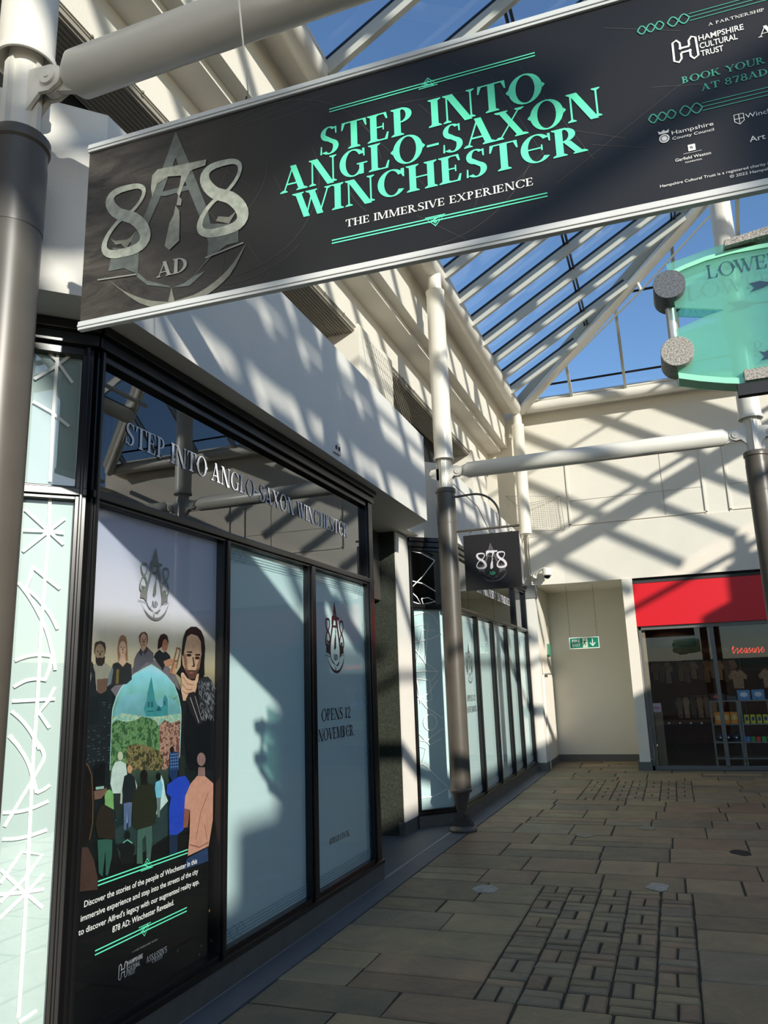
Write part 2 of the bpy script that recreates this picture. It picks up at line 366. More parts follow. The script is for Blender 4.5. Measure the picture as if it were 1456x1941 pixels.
# ------------------------------------------------------------------ floor: riven flagstones with two fields of small setts
def build_floor():
    R = random.Random(3)
    slabs = []
    fields = [(-1.12, -.04, 4.2, 6.5), (-1.38, .08, 11.0, 13.15), (-1.1, 0.0, -3, -.6)]
    x0, x1 = -2.23, 7.3
    def fill(xa, xb, ya, yb):
        x = xa
        while x < xb-1e-6:
            wd = R.uniform(.38, .95)
            if xb-(x+wd) < .3: wd = xb-x
            if R.random() < .18 and yb-ya > .4:
                m = (ya+yb)/2+R.uniform(-.06, .06); slabs.append((x, x+wd, ya, m)); slabs.append((x, x+wd, m, yb))
            else: slabs.append((x, x+wd, ya, yb))
            x += wd
    edges = sorted([f[2] for f in fields]+[f[3] for f in fields]+[-6.0, 14.5])
    ys = []
    for a, b in zip(edges, edges[1:]):
        y = a
        while y < b-1e-6:
            d = R.uniform(.3, .62)
            if b-(y+d) < .28: d = b-y
            ys.append((y, y+d)); y += d
    for ya, yb in ys:
        f = [q for q in fields if ya >= q[2]-1e-6 and yb <= q[3]+1e-6]
        if f: fill(x0, f[0][0], ya, yb); fill(f[0][1], x1, ya, yb)
        else: fill(x0, x1, ya, yb)
    for xa, xb, ya, yb in fields:
        nx = max(1, round((xb-xa)/.215)); ny = round((yb-ya)/.215); dx = (xb-xa)/nx; dy = (yb-ya)/ny
        for i in range(nx):
            for j in range(ny):
                a, b, c, d = xa+i*dx, xa+(i+1)*dx, ya+j*dy, ya+(j+1)*dy
                k = R.random()
                if (i+j) % 2: slabs.append((a, b, c, c+dy*.5)); slabs.append((a, b, c+dy*.5, d))
                elif k < .8: slabs.append((a, a+dx*.5, c, d)); slabs.append((a+dx*.5, b, c, d))
                else: slabs.append((a, b, c, d))
    # alcove floor
    y = 14.5
    while y < 16.0:
        fill(-2.3, -.69, y, y+.31); y += .31
    mb = MB(); tones = []
    for a, b, c, d in slabs:
        g = .006+.002*R.random(); h = R.uniform(-.002, .002); e = .009
        j = lambda: R.uniform(-.004, .004)
        P = [(a+g+j(), c+g+j()), (b-g+j(), c+g+j()), (b-g+j(), d-g+j()), (a+g+j(), d-g+j())]
        cx, cy = (a+b)/2, (c+d)/2
        I = [(p[0]+(e if p[0] < cx else -e), p[1]+(e if p[1] < cy else -e)) for p in P]
        mb.add([(x, y, -.02) for x, y in P]+[(x, y, h-.006) for x, y in P]+[(x, y, h+R.uniform(-.0015, .0015)) for x, y in I],
               [(0, 1, 5, 4), (1, 2, 6, 5), (2, 3, 7, 6), (3, 0, 4, 7), (4, 5, 9, 8), (5, 6, 10, 9), (6, 7, 11, 10), (7, 4, 8, 11), (8, 9, 10, 11)])
        t = R.uniform(.72, 1.16); k = R.random()
        base = (142, 128, 100) if k < .5 else (128, 120, 100) if k < .8 else (146, 124, 100)
        l = lin(base); tones += [(l[0]*t, l[1]*t, l[2]*t, 1)]*9
    # joint bed
    mb.add([(-2.4, -6, -.012), (7.3, -6, -.012), (7.3, 16.1, -.012), (-2.4, 16.1, -.012)], [(0, 1, 2, 3)], 1)
    tones.append((.01, .01, .01, 1))
    o = mb.build('floor', [STONE, mat('joint_mortar', (62, 58, 50), .9)])
    ca = o.data.color_attributes.new('tone', 'FLOAT_COLOR', 'CORNER')
    for p in o.data.polygons:
        for li in p.loop_indices: ca.data[li].color = tones[p.index]
    struct(o)
build_floor()

# ground slabs under the shopfronts, smooth grey
b = MB()
b.prism([(-2.23, -6), (-2.23, 14.45), (-4.6, 14.45), (-4.6, -6)], -.05, 0.0)
o = struct(b.build('trim_1', KERB))
b = MB()   # thin raised line between slab and entrance
b.box(-2.43, -2.405, -6, 14.3, 0, .004)
struct(b.build('trim_2', mat('pale_joint', (150, 152, 150), .7)))

# ------------------------------------------------------------------ left wall, upper part with stepped cornice
b = MB()
b.yprism([(-2.60, 6.05), (-2.60, 7.02), (-4.6, 7.02), (-4.6, 5.58), (-3.0, 5.58), (-3.0, 5.97), (-2.73, 5.97), (-2.73, 6.05)], -6, 14.56)
struct(b.build('wall_left', WHITE))
b = MB()  # ribbed underside of the upper floor
b.box(-3.39, -3.0, -6, 14.5, 5.52, 5.578)
x = -3.38
while x < -3.01:
    b.box(x, x+.012, -6, 14.5, 5.505, 5.522, 0); x += .035
struct(b.build('ceiling_upper_ledge', NET))
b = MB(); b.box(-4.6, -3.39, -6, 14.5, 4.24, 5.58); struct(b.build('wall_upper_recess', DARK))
b = MB()   # piers in the upper opening
for y in (1.2, 7.55, 12.9): b.box(-3.36, -2.95, y, y+1.15, 4.2, 5.6)
struct(b.build('wall_upper_piers', WHITE))
# bulkheads above the shopfronts
def bulkhead(name, pts, z0, z1):
    b = MB(); b.prism(pts, z0, z1, 0)
    o = b.build(name, [WHITE2, CREAM])
    o.data.polygons[0].material_index = 0
    return struct(o)
bulkhead('wall_left_fascia', [(-2.65, 2.13), (-2.239, 2.54), (-2.239, 2.76), (-2.33, 7.85), (-2.70, 8.22), (-4.6, 8.22), (-4.6, 2.13)], 3.285, 4.24)
bulkhead('wall_left_fascia', [(-2.80, 8.60), (-2.42, 8.98), (-2.42, 14.34), (-4.6, 14.34), (-4.6, 8.60)], 3.285, 4.24)
bulkhead('wall_left_fascia', [(-2.33, -6), (-2.239, 1.5), (-2.65, 1.95), (-4.6, 1.95), (-4.6, -6)], 3.285, 4.24)
b = MB(); b.prism([(-2.36, 2.72), (-2.36, 6.6), (-2.43, 7.7), (-2.9, 7.7), (-2.9, 2.7)], 3.288, 3.30); struct(b.build('ceiling_soffit', mat('soffit_paint', (200, 196, 184), .7)))
b = MB(); b.prism([(-4.6, -6), (-2.7, -6), (-2.7, 8.9), (-4.6, 8.9)], 3.30, 3.32); struct(b.build('ceiling_recess', CREAM))
# recess between the shops: granite pier, white return, dark entrance
b = MB(); b.box(-3.55, -2.845, 8.21, 8.62, 0, 3.285); struct(b.build('wall_granite_pier', GRANITE))
b = MB(); b.box(-2.845, -2.828, 8.22, 8.66, .135, 3.285); struct(b.build('wall_white_return', WHITE2))
b = MB(); b.prism([(-2.90, 8.205), (-2.83, 8.205), (-2.83, 8.64), (-2.90, 8.64)], 0, .135); struct(b.build('baseboard_recess', PLINTH))
b = MB(); b.box(-4.6, -4.5, 6.4, 8.3, 0, 3.3); b.box(-4.5, -3.5, 8.25, 8.35, 0, 3.3); struct(b.build('wall_entrance', mat('entrance_grey', (70, 70, 66), .6)))
b = MB(); b.box(-3.5, -3.02, 6.6, 8.2, 2.5, 3.275); o = b.build('shutter_housing', mat('housing_grey', (88, 82, 76), .5, metal=.3), bevel=.01)
tag(o, 'dark grey box housing of a roller shutter under the ceiling of the recessed entrance', 'shutter box')

# ------------------------------------------------------------------ far wall with raised band, recessed panels and alcove
b = MB()
b.box(-4.6, 7.4, 14.56, 14.9, 3.30, 7.0)
b.box(-2.62, -2.28, 14.56, 16.1, 0, 3.3)      # left alcove wall
b.box(-.70, -.52, 14.5, 16.05, .14, 3.30)      # white pier between alcove and shop
struct(b.build('wall_far', WHITE))
b = MB(); b.box(-2.62, -.69, 16.05, 16.2, 0, 3.4); struct(b.build('wall_alcove_back', CREAM))
b = MB(); b.box(-2.3, -.69, 14.9, 16.1, 3.30, 3.36); struct(b.build('ceiling_alcove', CREAM))
b = MB()
b.prism([(-2.42, 14.34), (-2.26, 14.34), (-2.26, 14.56), (-2.42, 14.56)], .14, 3.05); struct(b.build('wall_left_end', WHITE2))
b = MB(); b.box(-2.5, -2.24, 14.32, 14.56, 3.05, 3.29); struct(b.build('trim_3', mat('grey_box', (120, 122, 120), .6)))
b = MB(); b.box(-2.43, -2.25, 14.32, 14.56, 0, .14); b.box(-2.28, -.7, 16.02, 16.05, 0, .13); b.box(-.73, -.50, 14.47, 14.9, 0, .14); b.box(-2.28, -2.26, 14.56, 16.02, 0, .13)
struct(b.build('baseboard_far', mat('grey_skirting', (92, 94, 90), .6)))
b = MB()   # shallow ledge band and frames of recessed panels
b.box(-1.7, 7.4, 14.53, 14.56, 3.30, 4.345)
b.prism([(-2.31, 14.56), (-2.31, 14.46), (-1.7, 14.53), (-1.7, 14.56)], 3.30, 4.345)
b.box(-1.52, 7.4, 14.545, 14.562, 4.345, 4.36)
for xa, xb in ((-1.53, .875), (1.24, 3.6), (3.95, 6.3)):
    for q in ((xa, xa+.035, 4.34, 5.6), (xb-.03, xb, 4.34, 5.6), (xa, xb, 4.38, 4.40), (xa, xb, 5.58, 5.6)):
        b.box(q[0], q[1], 14.535, 14.562, q[2], q[3])
    b.box(xa+.03, xb-.03, 14.552, 14.561, 4.85, 4.856, 1)
    b.box((xa+xb)/2+.5, (xa+xb)/2+.506, 14.552, 14.561, 4.4, 5.58, 1)
struct(b.build('wall_far_band', [WHITE, mat('hairline', (170, 165, 155), .8)]))
b = MB(); b.box(-.52, 7.4, 14.50, 14.56, 3.20, 3.245); struct(b.build('trim_4', DKGREY))

# right hand side of the hall (outside the frame, seen in reflections)
b = MB(); b.box(7.2, 7.5, -6, 14.9, 0, 5.05); b.box(7.2, 7.5, -4.8, -4.3, 5.05, 5.45)
b.box(7.2, 7.5, 8.35, 8.8, 5.05, 5.75); b.box(7.2, 7.5, 8.8, 14.9, 5.05, 6.35); b.box(7.2, 7.5, -4.05, -2.25, 4.6, 6.4); b.box(7.2, 7.5, -4.3, -4.13, 4.6, 6.4)  # raised blocks added on the unseen wall to shade fascia and windows
struct(b.build('wall_right_with_sun_blocks', WHITE))
b = MB(); b.box(-4.6, 7.4, -6.3, -6.0, 0, 2.2); struct(b.build('wall_back', WHITE))

# ------------------------------------------------------------------ glazed roof
EX, EZ = -2.27, 6.75; RX = 2.4; PITCH = .58; FY = 14.3; FP = PITCH/.77
RZ = EZ+PITCH*(RX-EX); RGX = RX+(RX-EX); HY = FY-(RZ-EZ)/FP
roof = empty('glazed_roof', (RX, 4, RZ), 'pitched glass roof with white rafters, hipped at the far end, above the walkway', 'glass roof')
def rafter(a, c, wd=.055, dp=.13, nm='rafter'):
    a = Vector(a); c = Vector(c); d = (c-a).normalized(); s = d.cross(Vector((0, 0, 1))).normalized()*wd/2; n = s.cross(d).normalized()
    if n.z < 0: n = -n
    b = MB()
    P = [a-s-n*dp, a+s-n*dp, a+s, a-s]; Q = [p+(c-a) for p in P]
    b.add(P+Q, [(0, 1, 2, 3), (7, 6, 5, 4), (0, 4, 5, 1), (1, 5, 6, 2), (2, 6, 7, 3), (3, 7, 4, 0)], 0)
    s2 = s*.55; P = [a-s2, a+s2, a+s2+n*.045, a-s2+n*.045]; Q = [p+(c-a) for p in P]
    b.add(P+Q, [(0, 1, 2, 3), (7, 6, 5, 4), (0, 4, 5, 1), (1, 5, 6, 2), (2, 6, 7, 3), (3, 7, 4, 0)], 1)
    return b.build(nm, [RAFT, GASK], roof)
def xhip(y): # x on hip at given y
    return EX+(FY-y)*(RX-EX)/(FY-HY)
for k in range(0, 27):
    y = 13.2-.733*k
    xe = min(RX, xhip(y)) if y > HY else RX
    rafter((EX, y, EZ), (xe, y, EZ+PITCH*(xe-EX)))
XM = 5.55; ZM = EZ+PITCH*(RGX-XM)   # the right slope changes bay at a long purlin
for k in range(-18, 5):
    y = 10.32+.86*k
    xe = 2*RX-min(RX, xhip(y)) if y > HY else RX
    if -6 < y < 13.2 and xe < XM: rafter((XM, y, ZM), (xe, y, EZ+PITCH*(RGX-xe)))
    y = 8.33+.86*k
    if -6 < y < 13.5: rafter((RGX, y, EZ), (XM, y, ZM))
b = MB(); b.add([(XM, 10.74, ZM+.05), (XM, 11.22, ZM+.05), (3.2, 11.22, EZ+PITCH*(RGX-3.2)+.05), (3.2, 10.74, EZ+PITCH*(RGX-3.2)+.05)], [(0, 1, 2, 3)]); b.build('sun_block_panel', STEELG, roof)  # unseen opaque panel, added to cast a broad shade on the far wall
R = random.Random(2)
for k in range(8):   # opaque panels added out of view to shade the left bulkhead
    y = -5.3+.56*k; g = .47
    for xa, xb in ((6.75, 6.05), (5.98, 5.5), (5.45, 4.7)):
        if R.random() < .12: continue
        f = lambda x: EZ+PITCH*(RGX-x)+.06
        b = MB(); b.add([(xa, y, f(xa)), (xa, y+g, f(xa)), (xb, y+g, f(xb)), (xb, y, f(xb))], [(0, 1, 2, 3)]); b.build('sun_block_panel', STEELG, roof)
for k in range(10):
    x = -1.25+.98*k
    if x > RGX-.3: break
    h = (x-EX) if x < RX else (RGX-x)
    yt = FY-h*(FY-HY)/(RX-EX)
    rafter((x, FY, EZ+.05), (x, yt, EZ+.05+FP*(FY-yt)), .05, .09, 'glazing_bar')
def bar(a, c, r, nm, m, seg=8):
    b = MB(); b.tube([a, c], r, seg); return b.build(nm, m, roof)
for x in (-.79, .75):
    z = EZ+PITCH*(x-EX)+.02; yf = FY-(x-EX)*(FY-HY)/(RX-EX)
    for X in (x, 2*RX-x):
        bar((X-.025, -6, z), (X-.025, yf, z), .017, 'purlin', GASK); bar((X+.025, -6, z), (X+.025, yf, z), .017, 'purlin', GASK)
for y in (12.78, 14.03):
    xa = EX+(FY-y)*(RX-EX)/(FY-HY); z = EZ+.05+FP*(FY-y)
    bar((xa, y, z+.03), (2*RX-xa, y, z+.03), .022, 'purlin', GASK)
b = MB(); b.tube([(RX, -6, RZ-.06), (RX, HY, RZ-.06)], .09, 14); b.build('ridge_beam', STEELW, roof)
# hip beams: fin plate, round tube and tie rod with struts
for sx in (1, -1):
    fx = lambda x: x if sx == 1 else 2*RX-x
    A = Vector((fx(-2.24), 14.24, 6.80)); B = Vector((fx(RX), HY, RZ-.02))
    d = (B-A)
    b = MB(); s = d.cross(Vector((0, 0, 1))).normalized()
    P = [A-s*.15+Vector((0, 0, .06)), A+s*.15+Vector((0, 0, .06)), A+s*.09+Vector((0, 0, -.07)), A-s*.09+Vector((0, 0, -.07))]
    Q = [p+d for p in P]
    b.add(P+Q, [(0, 1, 2, 3), (7, 6, 5, 4), (0, 4, 5, 1), (1, 5, 6, 2), (2, 6, 7, 3), (3, 7, 4, 0)])
    b.build('hip_plate', mat('hip_grey_paint', (176, 172, 160), .5), roof)
    b = MB(); b.tube([A+Vector((0, 0, -.13)), A+d*.99+Vector((0, 0, -.13))], .095, 18); b.build('hip_tube', STEELW, roof)
    rod = [A+Vector((0, 0, -.12)), A+d*.52+Vector((0, 0, -.40)), A+d*.80+Vector((0, 0, -.44)), A+d*.99+Vector((0, 0, -.44))]
    b = MB(); b.tube(rod, .016, 8); b.build('tie_rod', STEELW, roof)
    for i in (.52, .80):
        p = rod[1] if i == .52 else rod[2]
        b = MB(); b.tube([A+d*(i-.012)+Vector((0, 0, -.15)), p], .026, 10); b.build('strut', STEELW, roof)
# small fixing plates on the hip at each rafter end are part of the plate; glass fields
def pane(P, nm='glass_pane'):
    b = MB(); b.add(P, [tuple(range(len(P)))]); return b.build(nm, ROOFG, roof)
g = .035
pane([(EX, -6, EZ+g), (RX, -6, RZ+g), (RX, HY, RZ+g), (EX, FY, EZ+g)])
pane([(RGX, -6, EZ+g), (RGX, FY, EZ+g), (RX, HY, RZ+g), (RX, -6, RZ+g)])
pane([(EX, FY, EZ+.09), (RX, HY, RZ+.09), (RGX, FY, EZ+.09)])
# eaves tubes with gutter
def eaves(name, a, c, label, side):
    o = empty(name, ((a[0]+c[0])/2, (a[1]+c[1])/2, 6.57), label, 'eaves beam')
    b = MB(); b.tube([a, c], .105, 20); b.build('tube', STEELW, o)
    b = MB(); b.tube([(a[0]+side[0]*.07, a[1]+side[1]*.07, a[2]+.1), (c[0]+side[0]*.07, c[1]+side[1]*.07, c[2]+.1)], .02, 8); b.build('edge_bead', STEELW, o)
    b = MB()
    if side[0]:
        b.box(min(a[0], a[0]-side[0]*.3), max(a[0], a[0]-side[0]*.3), -6, 14.4, 6.70, 6.78)
    else: b.box(-2.3, 7.1, 14.3, 14.56, 6.68, 6.78)
    b.build('gutter', STEELW, o)
    return o
eaves('eaves_beam', (-2.31, -6, 6.68), (-2.31, 14.12, 6.68), 'white round eaves tube along the left wall under the glass roof', (1, 0))
eaves('eaves_beam', (-2.12, 14.27, 6.72), (7.0, 14.27, 6.72), 'white round eaves tube across the far wall under the glass roof', (0, -1))
b = MB(); b.tube([(7.11, -6, 6.44), (7.11, 14.12, 6.44)], .055, 14); o = b.build('eaves_beam', STEELW); tag(o, 'thin white eaves tube on the right side of the hall', 'eaves beam')
# long twin members on the right roof slope that throw the wide band on the far wall
b = MB(); b.tube([(5.55, -6, 7.43), (5.55, 13.0, 7.43)], .16, 14); b.build('purlin_tube', STEELW, roof)
b = MB(); b.tube([(5.1, -6, 7.60), (5.1, 13.0, 7.60)], .045, 10); b.build('purlin_tube', STEELW, roof)

# ------------------------------------------------------------------ steel columns and tie beams
def column(x, y, label, grey=True, top=6.62, full=True):
    o = empty('steel_column', (x, y, 0), label, 'column', 'steel columns of the hall')
    if grey:
        b = MB()
        b.lathe((x, y, 0), [(.001, 0), (.15, 0), (.155, .02), (.14, .045), (.10, .06)], 32)
        for s in (-1, 1):   # foot plates spreading to the base, with pin boss
            b.fplate(frame((x, y, 0), (1, 0, 0), (0, 1, 0)), [(-.13, .04), (.13, .04), (.05, .19), (.045, .22), (-.045, .22), (-.05, .19)], s*.03-.012, s*.03+.012)
        b.lathe((x, y-.075, .17), [(.001, 0), (.052, 0), (.052, .15), (.001, .15)], 22, axis='Y')
        b.lathe((x, y-.085, .17), [(.001, 0), (.028, 0), (.028, .17), (.001, .17)], 22, axis='Y')
        b.lathe((x, y, 0), [(.045, .16), (.10, .40), (.11, .42)], 28)
        b.build('foot', STEELG, o)
        b = MB(); b.lathe((x, y, 0), [(.118, .40), (.124, .41), (.124, .43), (.113, .44), (.112, 3.75), (.122, 3.76), (.122, 3.80), (.114, 3.81), (.05, 3.81)], 36)
        b.lathe((x, y, 0), [(.114, 3.38), (.115, 3.40), (.115, 3.66), (.114, 3.68)], 36)
        b.build('shaft', STEELG, o)
    if not grey:
        b = MB(); b.lathe((x, y, 0), [(.001, 4.24), (.112, 4.24), (.112, top-.28), (.118, top-.27), (.118, top-.24), (.085, top-.235), (.085, top)], 36)
        b.build('shaft', STEELW, o); return o
    b = MB()   # cruciform neck
    F = frame((x, y, 0), (1, 0, 0), (0, 1, 0)); G = frame((x, y, 0), (0, 1, 0), (1, 0, 0))
    b.lathe((x, y, 0), [(.068, 3.79), (.068, 4.3)], 24)
    for H in (F, G):
        b.fplate(H, [(-.095, 3.80), (.095, 3.80), (.095, 4.12), (.06, 4.20), (-.06, 4.20), (-.095, 4.12)], -.012, .012)
    b.build('neck', STEELW, o)
    b = MB(); b.lathe((x, y, 0), [(.06, 4.26), (.112, 4.17), (.122, 4.17), (.122, 4.20), (.112, 4.205), (.112, top-.28), (.118, top-.27), (.118, top-.24), (.085, top-.235), (.085, top)], 36)
    b.build('upper_shaft', STEELW, o)
    return o
column(-2.31, 2.11, 'large steel column at the left edge, white above and dark grey below')
column(-2.31, 8.60, 'steel column between the two shopfronts carrying the hanging square sign')
column(-2.31, 14.22, 'slim white column in the far left corner beside the netting', grey=False)
column(1.05, 8.60, 'steel column at the right edge behind the green glass sign', top=8.62)
column(1.05, 2.11, 'steel column beyond the right edge of the view', top=8.62)
o = column(7.0, 9.28, 'steel column on the far right side of the hall')
def beam(xa, xb, y, z, label):
    o = empty('tie_beam', ((xa+xb)/2, y, z), label, 'beam', 'horizontal round tie beams')
    b = MB()
    n = 26
    b.tube([(xa+.24, y, z), (xa+.29, y, z), (xb-.29, y, z), (xb-.24, y, z)], .093, n, radii=[.055, .093, .093, .055])
    b.build('tube', STEELW, o)
    for s, xc in ((1, xa), (-1, xb)):
        b = MB()
        F = frame((xc, y, z), (s, 0, 0), (0, -1, 0))
        b.fplate(F, [(.17, -.045), (.30, -.088), (.30, .088), (.17, .045)], -.012, .012)
        b.fplate(F, [(q[0]+.17, q[1]) for q in ellipse(0, 0, .062, .062, 20)], -.016, .016)
        b.build('end_plate', STEELW, o)
        b = MB()
        for k in (-1, 1):
            b.fplate(F, [(.05, -.13), (.12, -.055), (.17, -.062), (.215, -.04), (.235, 0), (.215, .04), (.17, .062), (.05, .075)], k*.028-.008, k*.028+.008)
        b.lathe((xc+s*.17, y-.05, z), [(.001, 0), (.036, 0), (.036, .1), (.001, .1)], 22, axis='Y')
        b.lathe((xc+s*.17, y-.055, z), [(.001, 0), (.012, 0), (.012, .11), (.001, .11)], 14, axis='Y')
        b.build('fork_plate', STEELW, o)
    return o
beam(-2.31, 1.05, 2.11, 4.03, 'round white tie beam crossing the top of the picture above the long banner')
beam(-2.31, 1.05, 8.60, 4.01, 'round white tie beam in the distance from sign column to right-hand column')
beam(1.05, 7.0, 8.60, 4.01, 'round white tie beam to the right of the view')
beam(1.05, 7.0, 2.11, 4.03, 'nearer round white tie beam to the right of the view')
# wall brackets from column heads back to the left wall
b = MB()
b.fplate(frame((-2.31, 8.6, 4.01), (-1, 0, 0), (0, -1, 0)), [(.05, -.10), (.16, -.05), (.19, 0), (.16, .05), (.05, .06)], -.012, .012)
b.lathe((-2.46, 8.57, 4.01), [(.001, 0), (.028, 0), (.028, .06), (.001, .06)], 16, axis='Y')
o = b.build('wall_bracket', STEELW); tag(o, 'small white pin bracket on the wall side of the sign column', 'bracket')

# ------------------------------------------------------------------ shopfronts
def hollow_room(name, poly, z0, z1, m):   # dark shop interior behind the glass, open towards the front edges
    b = MB(); n = len(poly['all'])
    b.add([(x, y, z0) for x, y in poly['all']], [tuple(range(n))]); b.add([(x, y, z1) for x, y in poly['all']], [tuple(range(n))])
    bk = poly['back']
    for p, q in zip(bk, bk[1:]): b.add([(p[0], p[1], z0), (q[0], q[1], z0), (q[0], q[1], z1), (p[0], p[1], z1)], [(0, 1, 2, 3)])
    return struct(b.build(name, m))
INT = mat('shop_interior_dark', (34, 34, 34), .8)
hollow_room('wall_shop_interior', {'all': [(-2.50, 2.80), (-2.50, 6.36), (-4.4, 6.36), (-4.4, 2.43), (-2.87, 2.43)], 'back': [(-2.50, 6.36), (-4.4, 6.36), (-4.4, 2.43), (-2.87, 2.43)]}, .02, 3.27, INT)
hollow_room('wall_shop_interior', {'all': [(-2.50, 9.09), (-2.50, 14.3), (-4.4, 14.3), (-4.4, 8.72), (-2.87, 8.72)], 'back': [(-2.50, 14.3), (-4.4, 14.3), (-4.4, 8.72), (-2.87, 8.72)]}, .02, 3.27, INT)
ZT0, ZT1 = 2.425, 2.49; ZG = 3.14; ZS = .15; ZH = 3.283
def shopfront(label, legs):
    """legs: list of (name, O, U, N, length, uprights[(u0,u1)], panes[(u0,u1,kind)])"""
    o = empty('shopfront', (*legs[-1][0], 0), label, 'shopfront')
    Fs = []
    for O, U, N, L, ups, panes, full in legs:
        F = frame((O[0], O[1], 0), (U[0], U[1], 0), (N[0], N[1], 0)); Fs.append(F)
        e0, e1 = full
        b = MB()   # stone stall riser
        b.fbox(F, -e0, L+e1, 0, ZS-.02, -.1, .055); b.build('stall_riser', PLINTH, o, bevel=.006)
        b = MB(); b.fbox(F, -e0*.8, L+e1*.8, ZS-.02, ZS+.012, -.08, .062); b.fbox(F, 0, L, ZS+.012, ZS+.035, -.06, .03); b.build('sill', BLACK, o, bevel=.003)
        b = MB(); b.fbox(F, -e0*.8, L+e1*.8, 3.235, ZH, -.05, .085); b.fbox(F, -e0*.6, L+e1*.6, 3.175, 3.235, -.05, .06); b.fbox(F, 0, L, ZG-.01, 3.175, -.05, .03); b.build('head', BLACK, o, bevel=.004)
        b = MB(); b.fbox(F, 0, L, ZT0, ZT1, -.05, .028); b.fbox(F, 0, L, ZT0+.018, ZT1-.01, .028, .042); b.build('transom', BLACK, o, bevel=.004)
        for u0, u1, top in ups:
            b = MB(); zt = ZH if top else ZT0+.01
            b.fbox(F, u0, u1, ZS, zt, -.05, .03); b.fbox(F, u0+.018, u1-.018, ZS, zt, .03, .045); b.build('mullion', BLACK, o, bevel=.004)
        for u0, u1, z0, z1, kind in panes:
            if kind != 'none':
                b = MB(); b.fbox(F, u0-.005, u1+.005, z0, z1, -.024, -.020); b.build('vinyl_or_glare_panel', FILM_GLARE if kind == 'f' else MINT, o)
            b = MB(); b.fpoly(F, [(u0, z0), (u1, z0), (u1, z1), (u0, z1)], -.006); b.build('glass_pane', GLASST if z0 > 2.3 else GLASS, o)
    return o, Fs
r2 = math.sqrt(.5)
# first shopfront: 45 degree end facet + long front
L1 = ((-2.85, 2.39), (r2, r2), (r2, -r2), .5515, [(0, .05, True), (.50, .5515, True)], [(.05, .50, ZS+.03, ZT0, 'f'), (.05, .50, ZT1, ZG, 'f')], (0, .03))  # upper pane: pale film paints in the reflection of bright sky
L2 = ((-2.46, 2.78), (0, 1), (1, 0), 3.63, [(0, .055, True), (1.145, 1.215, False), (2.31, 2.41, False), (3.50, 3.63, True)],
      [(.055, 1.145, ZS+.03, ZT0, 'none'), (1.215, 2.31, ZS+.03, ZT0, 'v'), (2.41, 3.50, ZS+.03, ZT0, 'v'), (.055, 3.50, ZT1, ZG, 'none')], (.03, 0))
shop1, (FA, FB) = shopfront('nearer black-framed shopfront holding the tall film-style poster, with tall pale mint windows', [L1, L2])
L3 = ((-2.85, 8.68), (r2, r2), (r2, -r2), .5515, [(0, .05, True), (.50, .5515, True)], [(.05, .50, ZS+.03, ZT0, 'v'), (.05, .50, ZT1, ZG, 'none')], (0, .03))
ups = [(0, .055, True)]; pn = []
# uprights of the far shopfront (measured along it)
for c, t in ((1.25, False), (2.26, False), (3.28, False), (4.17, True), (5.2, True)):
    ups.append((c-.045, c+.045, t))
u = .055
for a, b_, t in ups[1:]:
    pn.append((u, a, ZS+.03, ZT0, 'v')); u = b_
pn += [(.055, 4.125, ZT1, ZG, 'none'), (4.215, 5.155, ZT1, ZG, 'none')]
L4 = ((-2.46, 9.07), (0, 1), (1, 0), 5.25, ups, pn, (.03, 0))
shop2, (FC, FD) = shopfront('farther black-framed shopfront beyond the sign column, with five narrow mint windows', [L3, L4])

def pr(F, P0, N):   # picture point -> local (u,v) in frame F
    P0 = Vector(P0); N = Vector(N)
    U = (F(1, 0, 0)-F(0, 0, 0))
    def g(x, y):
        q = atp(x, y, P0, N); return ((q-F(0, 0, 0)).dot(U), q.z)
    return g
GB = pr(FB, (-2.46, 0, 0), (1, 0, 0))
GA = pr(FA, (-2.85, 2.39, 0), (r2, -r2, 0))
GC = pr(FC, (-2.85, 8.68, 0), (r2, -r2, 0))

# transom lettering
p0, p1 = GB(238, 836), GB(661, 1018)
put('transom_lettering', FB, serif('STEP INTO ANGLO-SAXON WINCHESTeR', p0[0], 2.785, .115, p1[0]-p0[0], W=.17, T=.045), -.002, mat('silver_letters', (236, 236, 240), .5), shop1)
put('transom_lettering', FD, serif('THE IMMERSIVE EXPERIENCE', 1.5, 2.80, .12, 2.4, W=.15, T=.05), -.002, mat('silver_letters', (236, 236, 240), .5), shop2)

